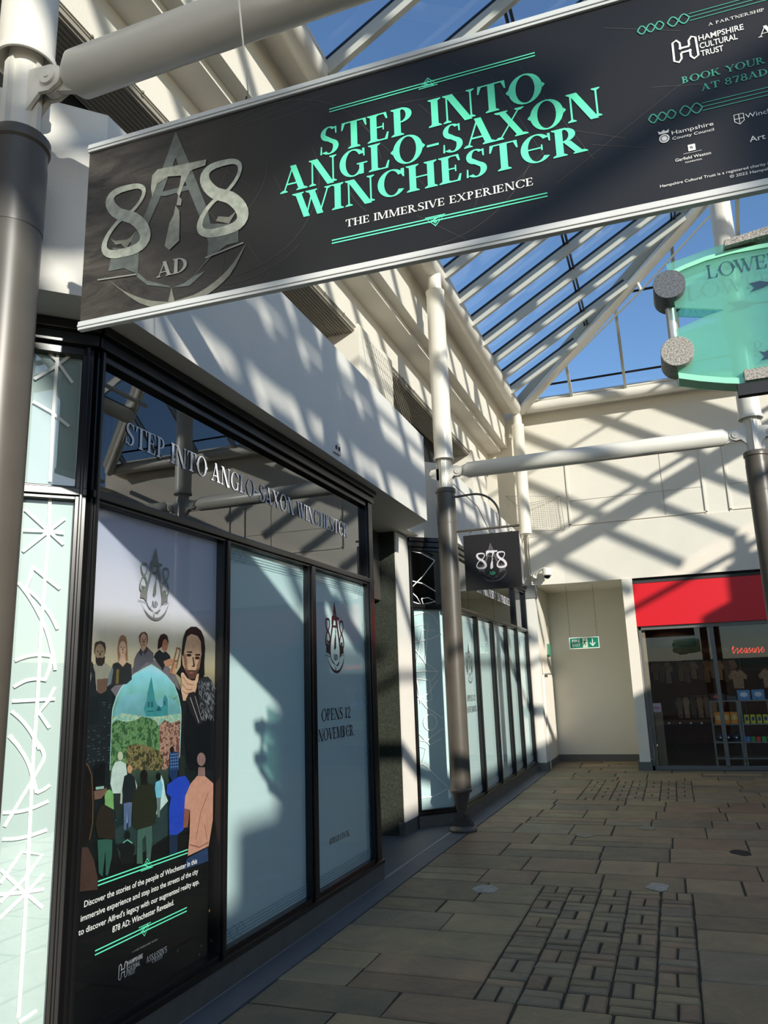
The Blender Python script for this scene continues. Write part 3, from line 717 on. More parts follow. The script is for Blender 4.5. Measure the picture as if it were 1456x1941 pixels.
# border line work on the mint windows
OUT = mat('etched_grey_line', (116, 142, 148), .5)
def interlace(u0, u1, v0, v1, n):
    P = []
    for s in (0, 1):
        pts = []
        for i in range(n*8+1):
            t = i/(n*8); pts.append((u0+(u1-u0)*t, (v0+v1)/2+(v1-v0)/2*math.sin(math.pi*n*t+s*math.pi)))
        P += stroke(pts, .004)
    return P
def border(F, u0, u1, z0, z1, sides, m, parent, name='border_lines'):
    P = []
    for s in sides:
        if s == 'T':
            for k in (0, .018, .036, .054): P += stroke([(u0+.02, z1-.03-k), (u1-.02, z1-.03-k)], .0035)
        if s == 'B':
            for k in (0, .018, .036, .054): P += stroke([(u0+.02, z0+.03+k), (u1-.02, z0+.03+k)], .0035)
        if s == 'TL': P += interlace(u0+.02, u0+.25, z1-.09, z1-.02, 3)
        if s == 'TR': P += interlace(u1-.25, u1-.02, z1-.09, z1-.02, 3)
        if s == 'BL': P += interlace(u0+.02, u0+.25, z0+.02, z0+.09, 3)
        if s == 'BR': P += interlace(u1-.25, u1-.02, z0+.02, z0+.09, 3)
        if s == 'L':
            for k in (.012, .026): P += stroke([(u0+k, z0+.05), (u0+k, z1-.05)], .003)
        if s == 'R':
            for k in (.015, .035, .055): P += stroke([(u1-k, z0+.05), (u1-k, z1-.05)], .003)
            for zc in (.5, 1.0, 1.5, 2.0):
                P += [[(y_, x_) for x_, y_ in q] for q in interlace(zc-.1, zc+.1, u1-.065, u1-.01, 3)]
    put(name, F, P, -.004, m, parent)
border(FB, 1.215, 2.31, ZS+.03, ZT0, ('T', 'TL', 'B', 'BL', 'L'), OUT, shop1)
border(FB, 2.41, 3.50, ZS+.03, ZT0, ('T', 'TR', 'B', 'BR', 'R'), OUT, shop1)
WL = mat('white_vinyl_line', (206, 203, 196), .5)
for q in pn[:5]: border(FD, q[0], q[1], q[2], q[3], ('T', 'B'), WL, shop2)
# interlaced white line work on the two end facets
def facet_art(F, G, parent, lines, wd):
    P = []
    for l in lines: P += stroke([G(*q) for q in l], wd)
    put('line_pattern', F, P, -.004, WL, parent)
def arc(cx, cy, rx, ry, a0, a1, n=10): return [(cx+rx*math.cos(math.radians(a0+(a1-a0)*i/n)), cy+ry*math.sin(math.radians(a0+(a1-a0)*i/n))) for i in range(n+1)]
z3 = lambda l: [(x/2, 550+y/2) for x, y in l]
z5 = lambda l: [(x/2, 1100+y/2) for x, y in l]
def smooth(P, k=4):
    Q = []
    for i in range(len(P)-1):
        p0, p1, p2, p3 = [Vector(p) for p in (P[max(i-1, 0)], P[i], P[i+1], P[min(i+2, len(P)-1)])]
        for j in range(k):
            t = j/k; Q.append(.5*((2*p1)+(p2-p0)*t+(2*p0-5*p1+4*p2-p3)*t*t+(3*p1-p0-3*p2+p3)*t**3))
    Q.append(Vector(P[-1])); return [tuple(q) for q in Q]
za = lambda l: [(x/3.731, 900+y/3.731) for x, y in l]
zd = lambda l: smooth([(x/3.5875, 1400+y/3.5875) for x, y in l])
zs = lambda l: smooth(za(l))
LN = [z3([(226, 165), (214, 300), (200, 500), (190, 725)]), z3([(135, 185), (215, 265), (275, 350)]), z3([(280, 235), (215, 285), (130, 335)]), z3([(125, 420), (195, 460), (262, 515)]),
      za([(355, 160), (345, 390), (320, 700), (290, 1100), (265, 1600), (240, 1930)])+[(x/3.5875, 1400+y/3.5875) for x, y in [(232, 0), (212, 400), (180, 1050), (125, 1900)]],
      za([(175, 240), (345, 395), (450, 490)]), za([(160, 540), (345, 395), (460, 305)]), za([(165, 390), (345, 397), (455, 405)]), za([(345, 397), (452, 412)]),
      za([(425, 805), (330, 730), (235, 650)]), za([(235, 640), (215, 720), (185, 800)]), zs([(185, 800), (255, 860), (315, 930), (365, 1000), (408, 1090)]),
      zs([(130, 760), (200, 850), (270, 970), (330, 1100), (370, 1250), (392, 1380)]), zs([(105, 1312), (190, 1282), (280, 1270), (370, 1280)]), za([(370, 1280), (350, 1370), (320, 1450)]), zs([(95, 1500), (180, 1455), (260, 1442), (330, 1450)]),
      za([(85, 1600), (390, 1585)]), za([(390, 1500), (340, 1600), (275, 1680), (350, 1790)]), zs([(80, 1670), (150, 1730), (220, 1820), (280, 1940)]), zs([(70, 1840), (140, 1930)]),
      zd([(60, -20), (130, 60), (190, 160), (225, 270), (250, 370)]), zd([(235, 0), (300, 110), (250, 230), (30, 600)]), zd([(250, 368), (300, 345), (340, 315)]), zd([(20, 505), (100, 500), (200, 480), (330, 425)]), zd([(15, 685), (100, 682), (200, 662), (320, 620)]),
      [(x/3.5875, 1400+y/3.5875) for x, y in [(0, 985), (150, 770), (285, 790), (170, 950), (0, 1115)]], [(x/3.5875, 1400+y/3.5875) for x, y in [(5, 890), (165, 1045), (290, 1150)]], [(x/3.5875, 1400+y/3.5875) for x, y in [(-5, 1062), (170, 1045), (300, 1025)]],
      [(x/3.5875, 1400+y/3.5875) for x, y in [(-5, 1225), (170, 1060), (300, 920)]], [(x/3.5875, 1400+y/3.5875) for x, y in [(130, 1930), (250, 1850)]]]
facet_art(FA, GA, shop1, LN, .014)
z6 = lambda l: [(700+x/2.772, 900+y/2.772) for x, y in l]
LN2 = [z6([(200, 395), (270, 410), (345, 450)]), z6([(345, 450), (285, 530), (210, 605)]), z6([(205, 552), (280, 570), (350, 612)]), z6([(210, 605), (250, 640), (275, 682), (212, 660)]), z6([(275, 650), (310, 645), (350, 665), (285, 680), (275, 650)]),
       z6([(225, 800), (310, 780), (295, 990), (250, 985), (280, 815), (350, 820)]), z6([(232, 905), (300, 990), (365, 1035), (330, 1080)]), z6([(232, 1035), (300, 1030), (365, 1035)]), z6([(250, 1070), (320, 1080), (330, 1180), (270, 1200), (250, 1070)]),
       z6([(240, 1190), (310, 1150), (360, 1080)]), z6([(240, 1140), (300, 1220), (390, 1280)]), z6(arc(322, 1300, 35, 42, 0, 360, 18)), z6([(240, 1390), (300, 1400), (390, 1330)]), z6([(245, 1340), (320, 1420), (380, 1385)]), z6([(248, 1420), (300, 1440), (280, 1520), (250, 1525)]),
       z6([(245, 1500), (300, 1530), (360, 1590), (412, 1640)]), z6([(260, 1700), (340, 1690), (412, 1650)]), z6([(220, 740), (300, 720), (340, 740), (365, 790)]), z6([(230, 880), (330, 860), (390, 830)])]
facet_art(FC, GC, shop2, LN2, .012)

# ------------------------------------------------------------------ the 878 emblem, traced once in banner coordinates
BU = Vector((.9994, .0338, 0)); BN = Vector((.0338, -.9994, 0))
BP = Vector((-1.852, 2.015, 0))
FN = frame(BP, BU, BN); GN = pr(FN, BP, BN)
zb = lambda pts: [GN(x/2, y/2) for x, y in pts]
MARK = [zb([(668, 500), (690, 570), (668, 600), (612, 745), (600, 690)]), zb([(600, 690), (612, 745), (556, 870), (530, 950), (490, 940), (545, 830)]),
        zb([(668, 500), (722, 625), (790, 800), (770, 850), (714, 715), (668, 600)]), zb([(790, 800), (800, 850), (905, 850), (906, 920), (862, 930), (802, 975), (740, 1045), (786, 985), (792, 920), (768, 845)]),
        zb([(430, 940), (530, 950), (524, 1040), (470, 1018), (413, 1030)]), zb([(524, 1035), (560, 1065), (640, 1085), (650, 1092), (560, 1082), (520, 1050)]), zb([(740, 1045), (700, 1075), (655, 1092), (720, 1085), (780, 1030)]),
        zb([(610, 745), (628, 745), (716, 722), (712, 705), (620, 728)])]
def curve(P, k=4):
    Q = []
    for i in range(len(P)-1):
        p0, p1, p2, p3 = [Vector(p) for p in (P[max(i-1, 0)], P[i], P[i+1], P[min(i+2, len(P)-1)])]
        for j in range(k):
            t = j/k; Q.append(.5*((2*p1)+(p2-p0)*t+(2*p0-5*p1+4*p2-p3)*t*t+(3*p1-p0-3*p2+p3)*t**3))
    Q.append(Vector(P[-1])); return [tuple(q) for q in Q]
CRES = [curve(zb([(385, 1040), (470, 1103), (560, 1138), (640, 1146)]))+zb([(652, 1092)])+curve(zb([(664, 1142), (760, 1108), (860, 1030), (935, 925)]))+curve(zb([(935, 925), (872, 1046), (765, 1132), (650, 1166), (530, 1150), (385, 1040)]))[1:-1],
        zb([(480, 945), (520, 880), (500, 900), (460, 925)]), zb([(420, 905), (440, 930), (500, 920), (520, 875), (490, 910), (440, 915)]), zb([(820, 840), (870, 850), (900, 800), (870, 825), (830, 822)])]
def fit(pl, pr_, pt, pb):
    a, b_, c, d = [GN(q[0]/2, q[1]/2) for q in (pl, pr_, pt, pb)]
    return ((a[0]+b_[0])/2, (c[1]+d[1])/2, (b_[0]-a[0])/2, (c[1]-d[1])/2)
R8 = []
for e in (((418, 785), (548, 745), (487, 714), (482, 828)), ((398, 925), (555, 868), (482, 812), (472, 960))):
    R8.append((fit(*e), 1))
for e in (((778, 690), (913, 648), (850, 620), (845, 745)), ((760, 822), (923, 775), (846, 738), (842, 880))):
    R8.append((fit(*e), 1))
def eight(up, lo, w0, kv=.42):
    (xu, yu, rxu, ryu), (xl, yl, rxl, ryl) = up, lo
    top, bot = yu+ryu, yl-ryl; ym = (yu-ryu+yl+ryl)/2; P = []; Wd = []
    for i in range(48):
        t = 2*math.pi*i/48; c = math.cos(t); q = math.sin(2*t); q = math.copysign(abs(q)**.72, q)
        if c >= 0: y = ym+(top-ym)*abs(c)**1.05; x = xu+(rxu*1.0)*q; x += (xl-xu)*(1-c)*.5
        else: y = ym-(ym-bot)*abs(c)**1.05; x = xl+(rxl*1.0)*q; x += (xu-xl)*(1+c)*.5
        P.append(Vector((x, y))); Wd.append(w0*(.80-kv*math.sin(t+.35)))
    out = []
    for i in range(48):
        q = []
        for j in (i, (i+1) % 48):
            d = (P[(j+1) % 48]-P[j-1]).normalized(); n = Vector((-d.y, d.x))*Wd[j]/2; q.append((P[j]+n, P[j]-n))
        out.append([q[0][0], q[0][1], q[1][1], q[1][0]])
    return out
RNG = eight(R8[0][0], R8[1][0], .037)+eight(R8[2][0], R8[3][0], .037)
def slim(e, dx): (cx, cy, rx, ry) = e[0]; return (cx+dx, cy, rx*.78, ry)
RNGT = eight(slim(R8[0], -.012), slim(R8[1], -.012), .026, .14)+eight(slim(R8[2], .012), slim(R8[3], .012), .026, .14)
RNG8L = RNG
AXE = [zb([(580, 668), (600, 645), (785, 607), (781, 630), (735, 645), (700, 668), (640, 672), (598, 700), (580, 752), (575, 715)]), zb([(690, 668), (722, 655), (700, 700), (682, 750), (674, 735), (684, 705)]),
       zb([(678, 745), (692, 760), (688, 782), (672, 780)]), zb([(668, 782), (682, 800), (684, 830), (682, 915), (645, 950), (627, 935), (645, 850), (662, 815)])]
a0, a1 = GN(600/2, 1050/2), GN(715/2, 1035/2)
AD = serif('AD', a0[0], (a0[1]+a1[1])/2, GN(300, 495)[1]-GN(300, 523)[1], a1[0]-a0[0])
CUT = [zb([(372, 1062), (520, 1040), (522, 1044), (375, 1066)]), zb([(780, 978), (925, 920), (926, 925), (782, 983)])]
ALLP = MARK+CRES+RNG+AXE+AD
cxm = GN(334, 420)[0]; ys = [q[1] for p in ALLP for q in p]; zlo, zhi = min(ys), max(ys)
def T(polys, cx, z0, h, sx=1.):
    k = h/(zhi-zlo)
    return [[(cx+(q[0]-cxm)*k*sx, z0+(q[1]-zlo)*k) for q in p] for p in polys]
def emblem(F, cx, z0, h, n0, cm, c8, cad, parent, sx=1.):   # slimmer numerals for the printed versions
    put('emblem_shape', F, T(MARK+CRES, cx, z0, h, sx), n0, cm, parent)
    put('emblem_numerals', F, T(RNGT+AXE, cx, z0, h, sx), n0+.0006, c8, parent)
    put('emblem_letters', F, T(AD+CUT, cx, z0, h, sx), n0+.0009, cad, parent)

# ------------------------------------------------------------------ long hanging banner
BW = 2.63
zt, zb_ = 3.560, 2.829
ban = empty('banner', FN(BW/2, zb_, 0), 'long black fabric banner with turquoise lettering hung below the nearer tie beam', 'banner')
def banner_mat():
    m = bpy.data.materials.new('banner_print'); m.use_nodes = True; n = m.node_tree; b = n.nodes['Principled BSDF']
    b.inputs['Roughness'].default_value = .42
    tc = n.nodes.new('ShaderNodeTexCoord')
    sx = n.nodes.new('ShaderNodeSeparateXYZ'); n.links.new(tc.outputs['Object'], sx.inputs[0])
    dx = n.nodes.new('ShaderNodeMapRange'); dx.inputs[1].default_value = -1.36; dx.inputs[2].default_value = -.72; dx.inputs[3].default_value = 1; dx.inputs[4].default_value = 0
    n.links.new(sx.outputs[0], dx.inputs[0])
    nz = n.nodes.new('ShaderNodeTexNoise'); nz.inputs['Scale'].default_value = 3; nz.inputs['Detail'].default_value = 12; nz.inputs['Roughness'].default_value = .7; nz.inputs['Distortion'].default_value = .6
    mp = n.nodes.new('ShaderNodeMapping'); mp.inputs['Rotation'].default_value = (0, .7, 0); mp.inputs['Scale'].default_value = (1.2, 1, 3.5)
    n.links.new(tc.outputs['Object'], mp.inputs['Vector']); n.links.new(mp.outputs[0], nz.inputs['Vector'])
    r = n.nodes.new('ShaderNodeValToRGB'); r.color_ramp.elements[0].position = .38; r.color_ramp.elements[0].color = lin((33, 32, 31)); r.color_ramp.elements[1].position = .72; r.color_ramp.elements[1].color = lin((104, 96, 88))
    n.links.new(nz.outputs[0], r.inputs[0])
    mx = n.nodes.new('ShaderNodeMixRGB'); mx.inputs[1].default_value = lin((24, 24, 25)); n.links.new(dx.outputs[0], mx.inputs[0]); n.links.new(r.outputs[0], mx.inputs[2])
    n.links.new(mx.outputs[0], b.inputs['Base Color'])
    return m
b = MB(); b.fbox(FN, 0, BW, zb_+.012, zt-.012, -.003, .001); b.build('printed_sheet', banner_mat(), ban)
for nm, za, zc in (('top_rail', zt-.02, zt+.012), ('bottom_rail', zb_-.012, zb_+.02)):
    b = MB(); b.fbox(FN, -.002, BW, za, zc, -.012, .010); b.fbox(FN, -.002, BW, za+.01, zc-.014, .010, .014)
    b.build(nm, mat('banner_rail_white', (206, 208, 206), .35), ban, bevel=.002)
TEAL = mat('turquoise_print', (104, 236, 190), .5); TEALD = mat('dim_turquoise_print', (70, 160, 135), .5); PW = mat('white_print', (235, 235, 230), .5)
def fitline(txt, a, c, zt_, W=.2, T_=.05, G=GN):
    """a, c: picture points of the baseline ends; zt_: point on cap top"""
    A, C = G(*a), G(*c); z = (A[1]+C[1])/2; h = G(*zt_)[1]-z
    return A[0], z, h, C[0]-A[0]
def title(txt, u0, u1, z0, h, m, F, n0, parent, W=.2, T_=.05, name='title_line'):
    return put(name, F, serif(txt, u0, z0, h, u1-u0, W, T_), n0, m, parent)
BF = FN
title('STEP INTO', .932, 1.672, 3.274, .102, TEAL, BF, .003, ban)
title('ANGLO-SAXON', .795, 1.835, 3.168, .098, TEAL, BF, .003, ban)
title('WINCHESTeR', .84, 1.785, 3.062, .094, TEAL, BF, .003, ban)
title('THE IMMERSIVE EXPERIENCE', 1.019, 1.618, 2.990, .026, PW, BF, .003, ban, W=.15, T_=.06, name='subtitle_line')
def tri(cx, cy, r, up=1):
    P = []
    for k in (1, .55): P += stroke([(cx-r*k*1.5, cy-r*.55*k*up), (cx, cy+r*k*up), (cx+r*k*1.5, cy-r*.55*k*up)], .0045, True)
    return P+stroke([(cx-r*.9, cy+r*.3*up), (cx+r*.9, cy-r*.5*up)], .004)
P = []
for z, up in ((3.434, 1), (2.943, -1)):
    for k in (0, .0105): P += stroke([(.97, z+k), (1.655, z+k)], .0042)
    P += tri(1.313, z+.004, .021, up)
put('rule_lines', BF, P, .003, TEAL, ban)
# emblem on the left of the banner, in place
EMK = mat('emblem_dark_steel', (92, 98, 94), .45, var=.25, vscale=30)
EMN = mat('emblem_pale_metal', (166, 170, 156), .4, var=.25, vscale=40)
put('emblem_shape', BF, MARK, .003, EMK, ban)
put('emblem_crescent', BF, CRES, .0036, mat('emblem_crescent', (120, 120, 108), .45, var=.2, vscale=30), ban)
put('emblem_numerals', BF, RNG8L, .0042, EMN, ban)
put('emblem_axe', BF, AXE, .0046, mat('emblem_axe_metal', (140, 142, 130), .45, var=.25, vscale=40), ban)
put('emblem_letters', BF, AD+CUT, .005, mat('emblem_letter_metal', (150, 152, 142), .5), ban)
# fine scratched construction lines behind the print
P = []
R = random.Random(5)
for c in ((.62, 3.2, .34), (.62, 3.2, .31), (.52, 3.3, .22), (.75, 3.15, .4), (.3, 3.0, .28), (1.28, 3.2, .36), (1.28, 3.2, .26), (.45, 3.15, .34)):
    a = R.uniform(0, 300); P += stroke([q for q in ellipse(c[0], c[1], c[2], c[2]*.95, 26, math.radians(a), math.radians(a+R.uniform(60, 150))) if zb_+.03 < q[1] < zt-.03], .0012)
for i in range(26):
    x = R.uniform(.05, 2.0); z = R.uniform(2.9, 3.5); a = R.uniform(-1.2, 1.2); l = R.uniform(.1, .45)
    q = (x+l*math.cos(a), min(3.53, max(2.86, z+l*math.sin(a))))
    P += stroke([(x, z), q], .0009)
put('scratch_lines', BF, P, .0022, mat('scratch_grey', (84, 82, 78), .6), ban)
# right-hand credits
P = []
for z in (3.42, 3.116):
    for k in (-.012, 0, .012): P += stroke([(2.10, z+k), (2.60, z+k)], .0022)
    P += interlace(1.956, 2.03, z-.014, z+.014, 3)+interlace(2.04, 2.10, z-.016, z+.016, 2)
put('knot_rules', BF, P, .003, TEALD, ban)
title('A PARTNERSHIP', 2.147, 2.295, 3.374, .0095, PW, BF, .003, ban, W=.12, T_=.06, name='credit_line')
def link_logo(F, u0, z0, w_, h_, n0, m, parent):
    P = []; t = w_*.085
    for s in (0, 1):
        cx = u0+w_*(.2+.6*s); d = 1 if s == 0 else -1
        P += stroke([(cx+d*w_*.12, z0+h_*.62), (cx+d*w_*.12, z0+h_*.85), (cx, z0+h_), (cx-d*w_*.16, z0+h_*.92), (cx-d*w_*.18, z0+h_*.1), (cx, z0), (cx+d*w_*.12, z0+h_*.14), (cx+d*w_*.12, z0+h_*.38)], t)
    P += stroke([(u0+w_*.32, z0+h_*.60), (u0+w_*.68, z0+h_*.60)], t)+stroke([(u0+w_*.32, z0+h_*.40), (u0+w_*.68, z0+h_*.40)], t)
    for c in ((.32, .60), (.68, .40)): P.append(ellipse(u0+w_*c[0], z0+h_*c[1], w_*.07, w_*.07, 10))
    put('trust_logo', F, P, n0, m, parent)
link_logo(BF, 2.043, 3.279, .068, .075, .003, PW, ban)
for t_, w_, z in (('HAMPSHIRE', .119, 3.332), ('CULTURAL', .100, 3.306), ('TRUST', .060, 3.280)):
    sans('credit_line', t_, BF, 2.116, z, .0185, w_, .003, PW, ban, bold=.012)
title('A', 2.270, 2.31, 3.292, .034, PW, BF, .003, ban, name='credit_line')
title('BOOK YOUR', 2.057, 2.276, 3.206, .022, TEALD, BF, .003, ban, W=.17, T_=.07, name='credit_line')
title('AT 878AD.', 2.105, 2.285, 3.167, .022, TEALD, BF, .003, ban, W=.17, T_=.07, name='credit_line')
sans('credit_line', 'Hampshire', BF, 2.012, 3.050, .0125, .110, .003, PW, ban)
sans('credit_line', 'County Council', BF, 2.012, 3.033, .009, .109, .003, PW, ban)
P = [ellipse(1.991, 3.044, .014, .014, 14)]+[[(1.978, 3.06), (2.004, 3.06), (2.006, 3.071), (1.998, 3.066), (1.991, 3.072), (1.984, 3.066), (1.976, 3.071)]]
put('rose_badge', BF, P, .003, PW, ban)
put('rose_badge', BF, ring(1.991, 3.044, .010, .010, .002, .002), .0034, mat('banner_black', (31, 31, 31), .5), ban)
P = stroke([(2.176, 3.066), (2.200, 3.066), (2.200, 3.044), (2.188, 3.034), (2.176, 3.044)], .0022, True)+stroke([(2.188, 3.066), (2.188, 3.036)], .0018)+stroke([(2.177, 3.052), (2.199, 3.052)], .0018)
put('shield_badge', BF, P, .003, PW, ban)
sans('credit_line', 'Winche', BF, 2.204, 3.048, .014, .078, .003, PW, ban)
sans('credit_line', 'Art F', BF, 2.205, 2.972, .017, .060, .003, PW, ban, bold=.01)
put('square_badge', BF, [[(2.049, 2.986), (2.068, 2.986), (2.068, 3.006), (2.049, 3.006)]], .003, PW, ban)
title('W', 2.053, 2.064, 2.992, .008, mat('banner_black', (31, 31, 31), .5), BF, .0035, ban, name='square_badge_letter')
put('credit_rule', BF, stroke([(2.035, 2.981), (2.083, 2.981)], .0008), .003, PW, ban)
sans('credit_line', 'Garfield Weston', BF, 2.012, 2.962, .0095, .093, .003, PW, ban)
sans('credit_line', 'FOUNDATION', BF, 2.037, 2.951, .0045, .043, .003, PW, ban)
sans('credit_line', 'Hampshire Cultural Trust is a registered charity (n', BF, 1.964, 2.892, .0085, .285, .003, PW, ban)
sans('credit_line', '\u00a9 2022 Hampshi', BF, 2.143, 2.876, .0085, .102, .003, PW, ban)
# suspension cord from the beam
b = MB()
top = atp(452, 0, (-2, 1.95, 0), (0, 1, 0)); kn = atp(470, 172, (-2, 1.99, 0), (0, 1, 0)); bt = atp(469, 190, BP, BN)
b.tube([top+Vector((0, 0, .12)), top, kn, bt], .0022, 6); b.tube([top+Vector((.004, 0, .12)), top+Vector((.004, 0, 0)), kn], .0018, 6)
o = b.build('suspension_cord', mat('white_cord', (205, 200, 188), .6)); tag(o, 'thin white cord tied from the near tie beam down to the long banner', 'cord')
b = MB(); b.tube([bt+Vector((-.008, -.004, -.006)), bt+Vector((0, -.004, .008)), bt+Vector((.008, -.004, -.006))], .0028, 6); b.ball(bt+Vector((0, -.004, .008)), .005)
b.build('hanging_clip', mat('clip_black', (14, 14, 14), .4), ban)

# ------------------------------------------------------------------ tall poster in the first window
UP0, UP1, PZ0, PZ1 = .05, 1.15, ZS+.03, ZT0
PN = -.022
pos = empty('poster', FB(.6, PZ0, PN), 'tall printed poster of period figures around a pointed arch with walkers seen from behind', 'poster')
def set_ramp(r, stops):
    e = r.color_ramp.elements
    e[0].position = stops[0][0]; e[0].color = lin(stops[0][1]); e[-1].position = stops[-1][0]; e[-1].color = lin(stops[-1][1])
    for p, c in stops[1:-1]:
        q = e.new(p); q.color = lin(c)
def ramp_mat(name, stops, z0, z1, noise=.06, nscale=5, nz_stretch=(1, 1, 1), rough=.4):
    m = bpy.data.materials.new(name); m.use_nodes = True; n = m.node_tree; b = n.nodes['Principled BSDF']; b.inputs['Roughness'].default_value = rough
    g = n.nodes.new('ShaderNodeNewGeometry') if False else n.nodes.new('ShaderNodeTexCoord')
    sx = n.nodes.new('ShaderNodeSeparateXYZ'); n.links.new(g.outputs['Object'], sx.inputs[0])
    mr = n.nodes.new('ShaderNodeMapRange'); mr.inputs[1].default_value = 0; mr.inputs[2].default_value = z1-z0; n.links.new(sx.outputs[2], mr.inputs[0])
    nz = n.nodes.new('ShaderNodeTexNoise'); nz.inputs['Scale'].default_value = nscale; nz.inputs['Detail'].default_value = 8
    mp = n.nodes.new('ShaderNodeMapping'); mp.inputs['Scale'].default_value = nz_stretch; n.links.new(g.outputs['Object'], mp.inputs['Vector']); n.links.new(mp.outputs[0], nz.inputs['Vector'])
    ma = n.nodes.new('ShaderNodeMath'); ma.operation = 'MULTIPLY_ADD'; ma.inputs[1].default_value = noise; n.links.new(nz.outputs[0], ma.inputs[0])
    sb = n.nodes.new('ShaderNodeMath'); sb.operation = 'SUBTRACT'; sb.inputs[1].default_value = noise*.5; n.links.new(mr.outputs[0], sb.inputs[0]); n.links.new(sb.outputs[0], ma.inputs[2])
    r = n.nodes.new('ShaderNodeValToRGB'); set_ramp(r, stops)
    n.links.new(ma.outputs[0], r.inputs[0]); n.links.new(r.outputs[0], b.inputs['Base Color'])
    return m
PBG = ramp_mat('poster_background', [(0, (8, 9, 9)), (.26, (9, 10, 10)), (.34, (14, 22, 22)), (.52, (20, 30, 34)), (.60, (52, 52, 62)), (.66, (160, 150, 118)), (.73, (196, 190, 168)), (.80, (206, 206, 214)), (1, (188, 190, 212))], PZ0, PZ1, .05, 4)
b = MB(); b.fbox(FB, UP0, UP1, PZ0, PZ1, PN-.004, PN); b.build('printed_sheet', PBG, pos)
_pc = {}
def pm(c, var=.12):
    k = tuple(c)
    if k not in _pc: _pc[k] = mat('print_%d_%d_%d' % k, tuple(v*.86 for v in c), .4, var=var, vscale=30)
    return _pc[k]
_ln = [0]
def P3(l): return [GBp(120+x/4.697, 1160+y/4.697) for x, y in l]
def P4(l): return [GBp(120+x/4.219, 1440+y/4.219) for x, y in l]
GBp = pr(FB, (-2.46+PN, 0, 0), (1, 0, 0))
def clip(p):
    return [(min(max(q[0], UP0+.002), UP1-.002), q[1]) for q in p]
def art(name, polys, c, m=None):
    _ln[0] += 1
    b = MB()
    for i, p in enumerate(polys): b.fpoly(FB, clip(p), PN+.0004+.0001*_ln[0]+(i % 11)*1.2e-5)
    return b.build(name, m or pm(c), pos)
def E3(cx, cy, rx, ry, n=18): return P3([(cx+rx*math.cos(6.2832*i/n), cy-ry*math.sin(6.2832*i/n)) for i in range(n)])
def E4(cx, cy, rx, ry, n=18): return P4([(cx+rx*math.cos(6.2832*i/n), cy-ry*math.sin(6.2832*i/n)) for i in range(n)])
# brick surround of the arch, mist
art('print_surround', [P3([(120, 1000), (135, 850), (300, 730), (400, 640), (560, 560), (700, 470), (780, 450), (900, 500), (1010, 590), (1050, 700), (1100, 800), (1335, 900), (1335, 1409), (100, 1409)])], (24, 32, 36))
art('print_mist', [P3([(420, 690), (560, 560), (640, 470), (780, 420), (900, 450), (1000, 560), (1040, 700), (950, 620), (780, 470), (600, 580), (470, 760)])], (118, 112, 118))
bricks = []
R = random.Random(11)
for i in range(22):
    for j in range(26):
        x = 125+j*46+R.uniform(-8, 8); y = 800+i*27+R.uniform(-3, 3)-(j*5)
        if 420 < x < 1060 or y < 720: continue
        if x > 1060 and y < 930: continue
        if R.random() < .5: bricks.append(P3([(x, y), (x+R.uniform(8, 22), y-1), (x+R.uniform(8, 22), y+4), (x, y+5)]))
art('print_brick_glints', bricks, (86, 118, 122))
ARCH = P3([(432, 940), (440, 860), (470, 760), (510, 680), (560, 618), (630, 556), (712, 506), (783, 470), (850, 512), (922, 572), (985, 650), (1020, 740), (1045, 860), (1048, 940), (1035, 1409)])+P4([(840, 120), (850, 400), (835, 620), (640, 740), (450, 800), (395, 620), (370, 300), (375, 0)])+P3([(415, 1409)])
art('print_arch_glow', [ARCH], None, ramp_mat('arch_print', [(0, (14, 26, 26)), (.25, (22, 44, 44)), (.36, (58, 74, 58)), (.50, (74, 104, 70)), (.62, (96, 150, 130)), (.74, (128, 196, 208)), (.88, (204, 204, 218)), (1, (176, 226, 208))], 0, 1.12, .16, 9))
art('print_arch_edge', stroke(P3([(415, 1409), (432, 940), (440, 860), (470, 760), (510, 680), (560, 618), (630, 556), (712, 506), (783, 470), (850, 512), (922, 572), (985, 650), (1020, 740), (1045, 860), (1048, 940), (1035, 1300)]), .006), (176, 226, 220))
art('print_hills', [P3([(460, 860), (500, 760), (580, 735), (700, 725), (760, 740), (840, 770), (930, 760), (1000, 790), (1040, 860), (1040, 930), (440, 930)])], None, ramp_mat('print_hill_haze', [(0, (86, 140, 140)), (.4, (120, 176, 190)), (.7, (84, 138, 156)), (1, (186, 208, 222))], 0, .42, .5, 14))
art('print_cathedral', [P3([(735, 930), (715, 860), (740, 790), (748, 720), (783, 572), (806, 720), (815, 790), (850, 850), (885, 840), (884, 775), (904, 735), (928, 775), (930, 950), (735, 960)])], (62, 146, 150))
art('print_cathedral_detail', [P3(q) for q in ([(752, 800), (766, 800), (766, 850), (752, 850)], [(780, 800), (796, 800), (796, 850), (780, 850)], [(825, 880), (850, 830), (872, 880)], [(895, 790), (908, 790), (908, 830), (895, 830)], [(745, 880), (800, 880), (800, 888), (745, 888)])], (34, 92, 100))
def blobs(name, n, box, cs, rr, f=E3, seed=1):
    R = random.Random(seed)
    for k, c in enumerate(cs):
        art(name, [f(R.uniform(box[0], box[2]), R.uniform(box[1], box[3]), R.uniform(*rr), R.uniform(*rr)*.9, 8) for _ in range(n)], c)
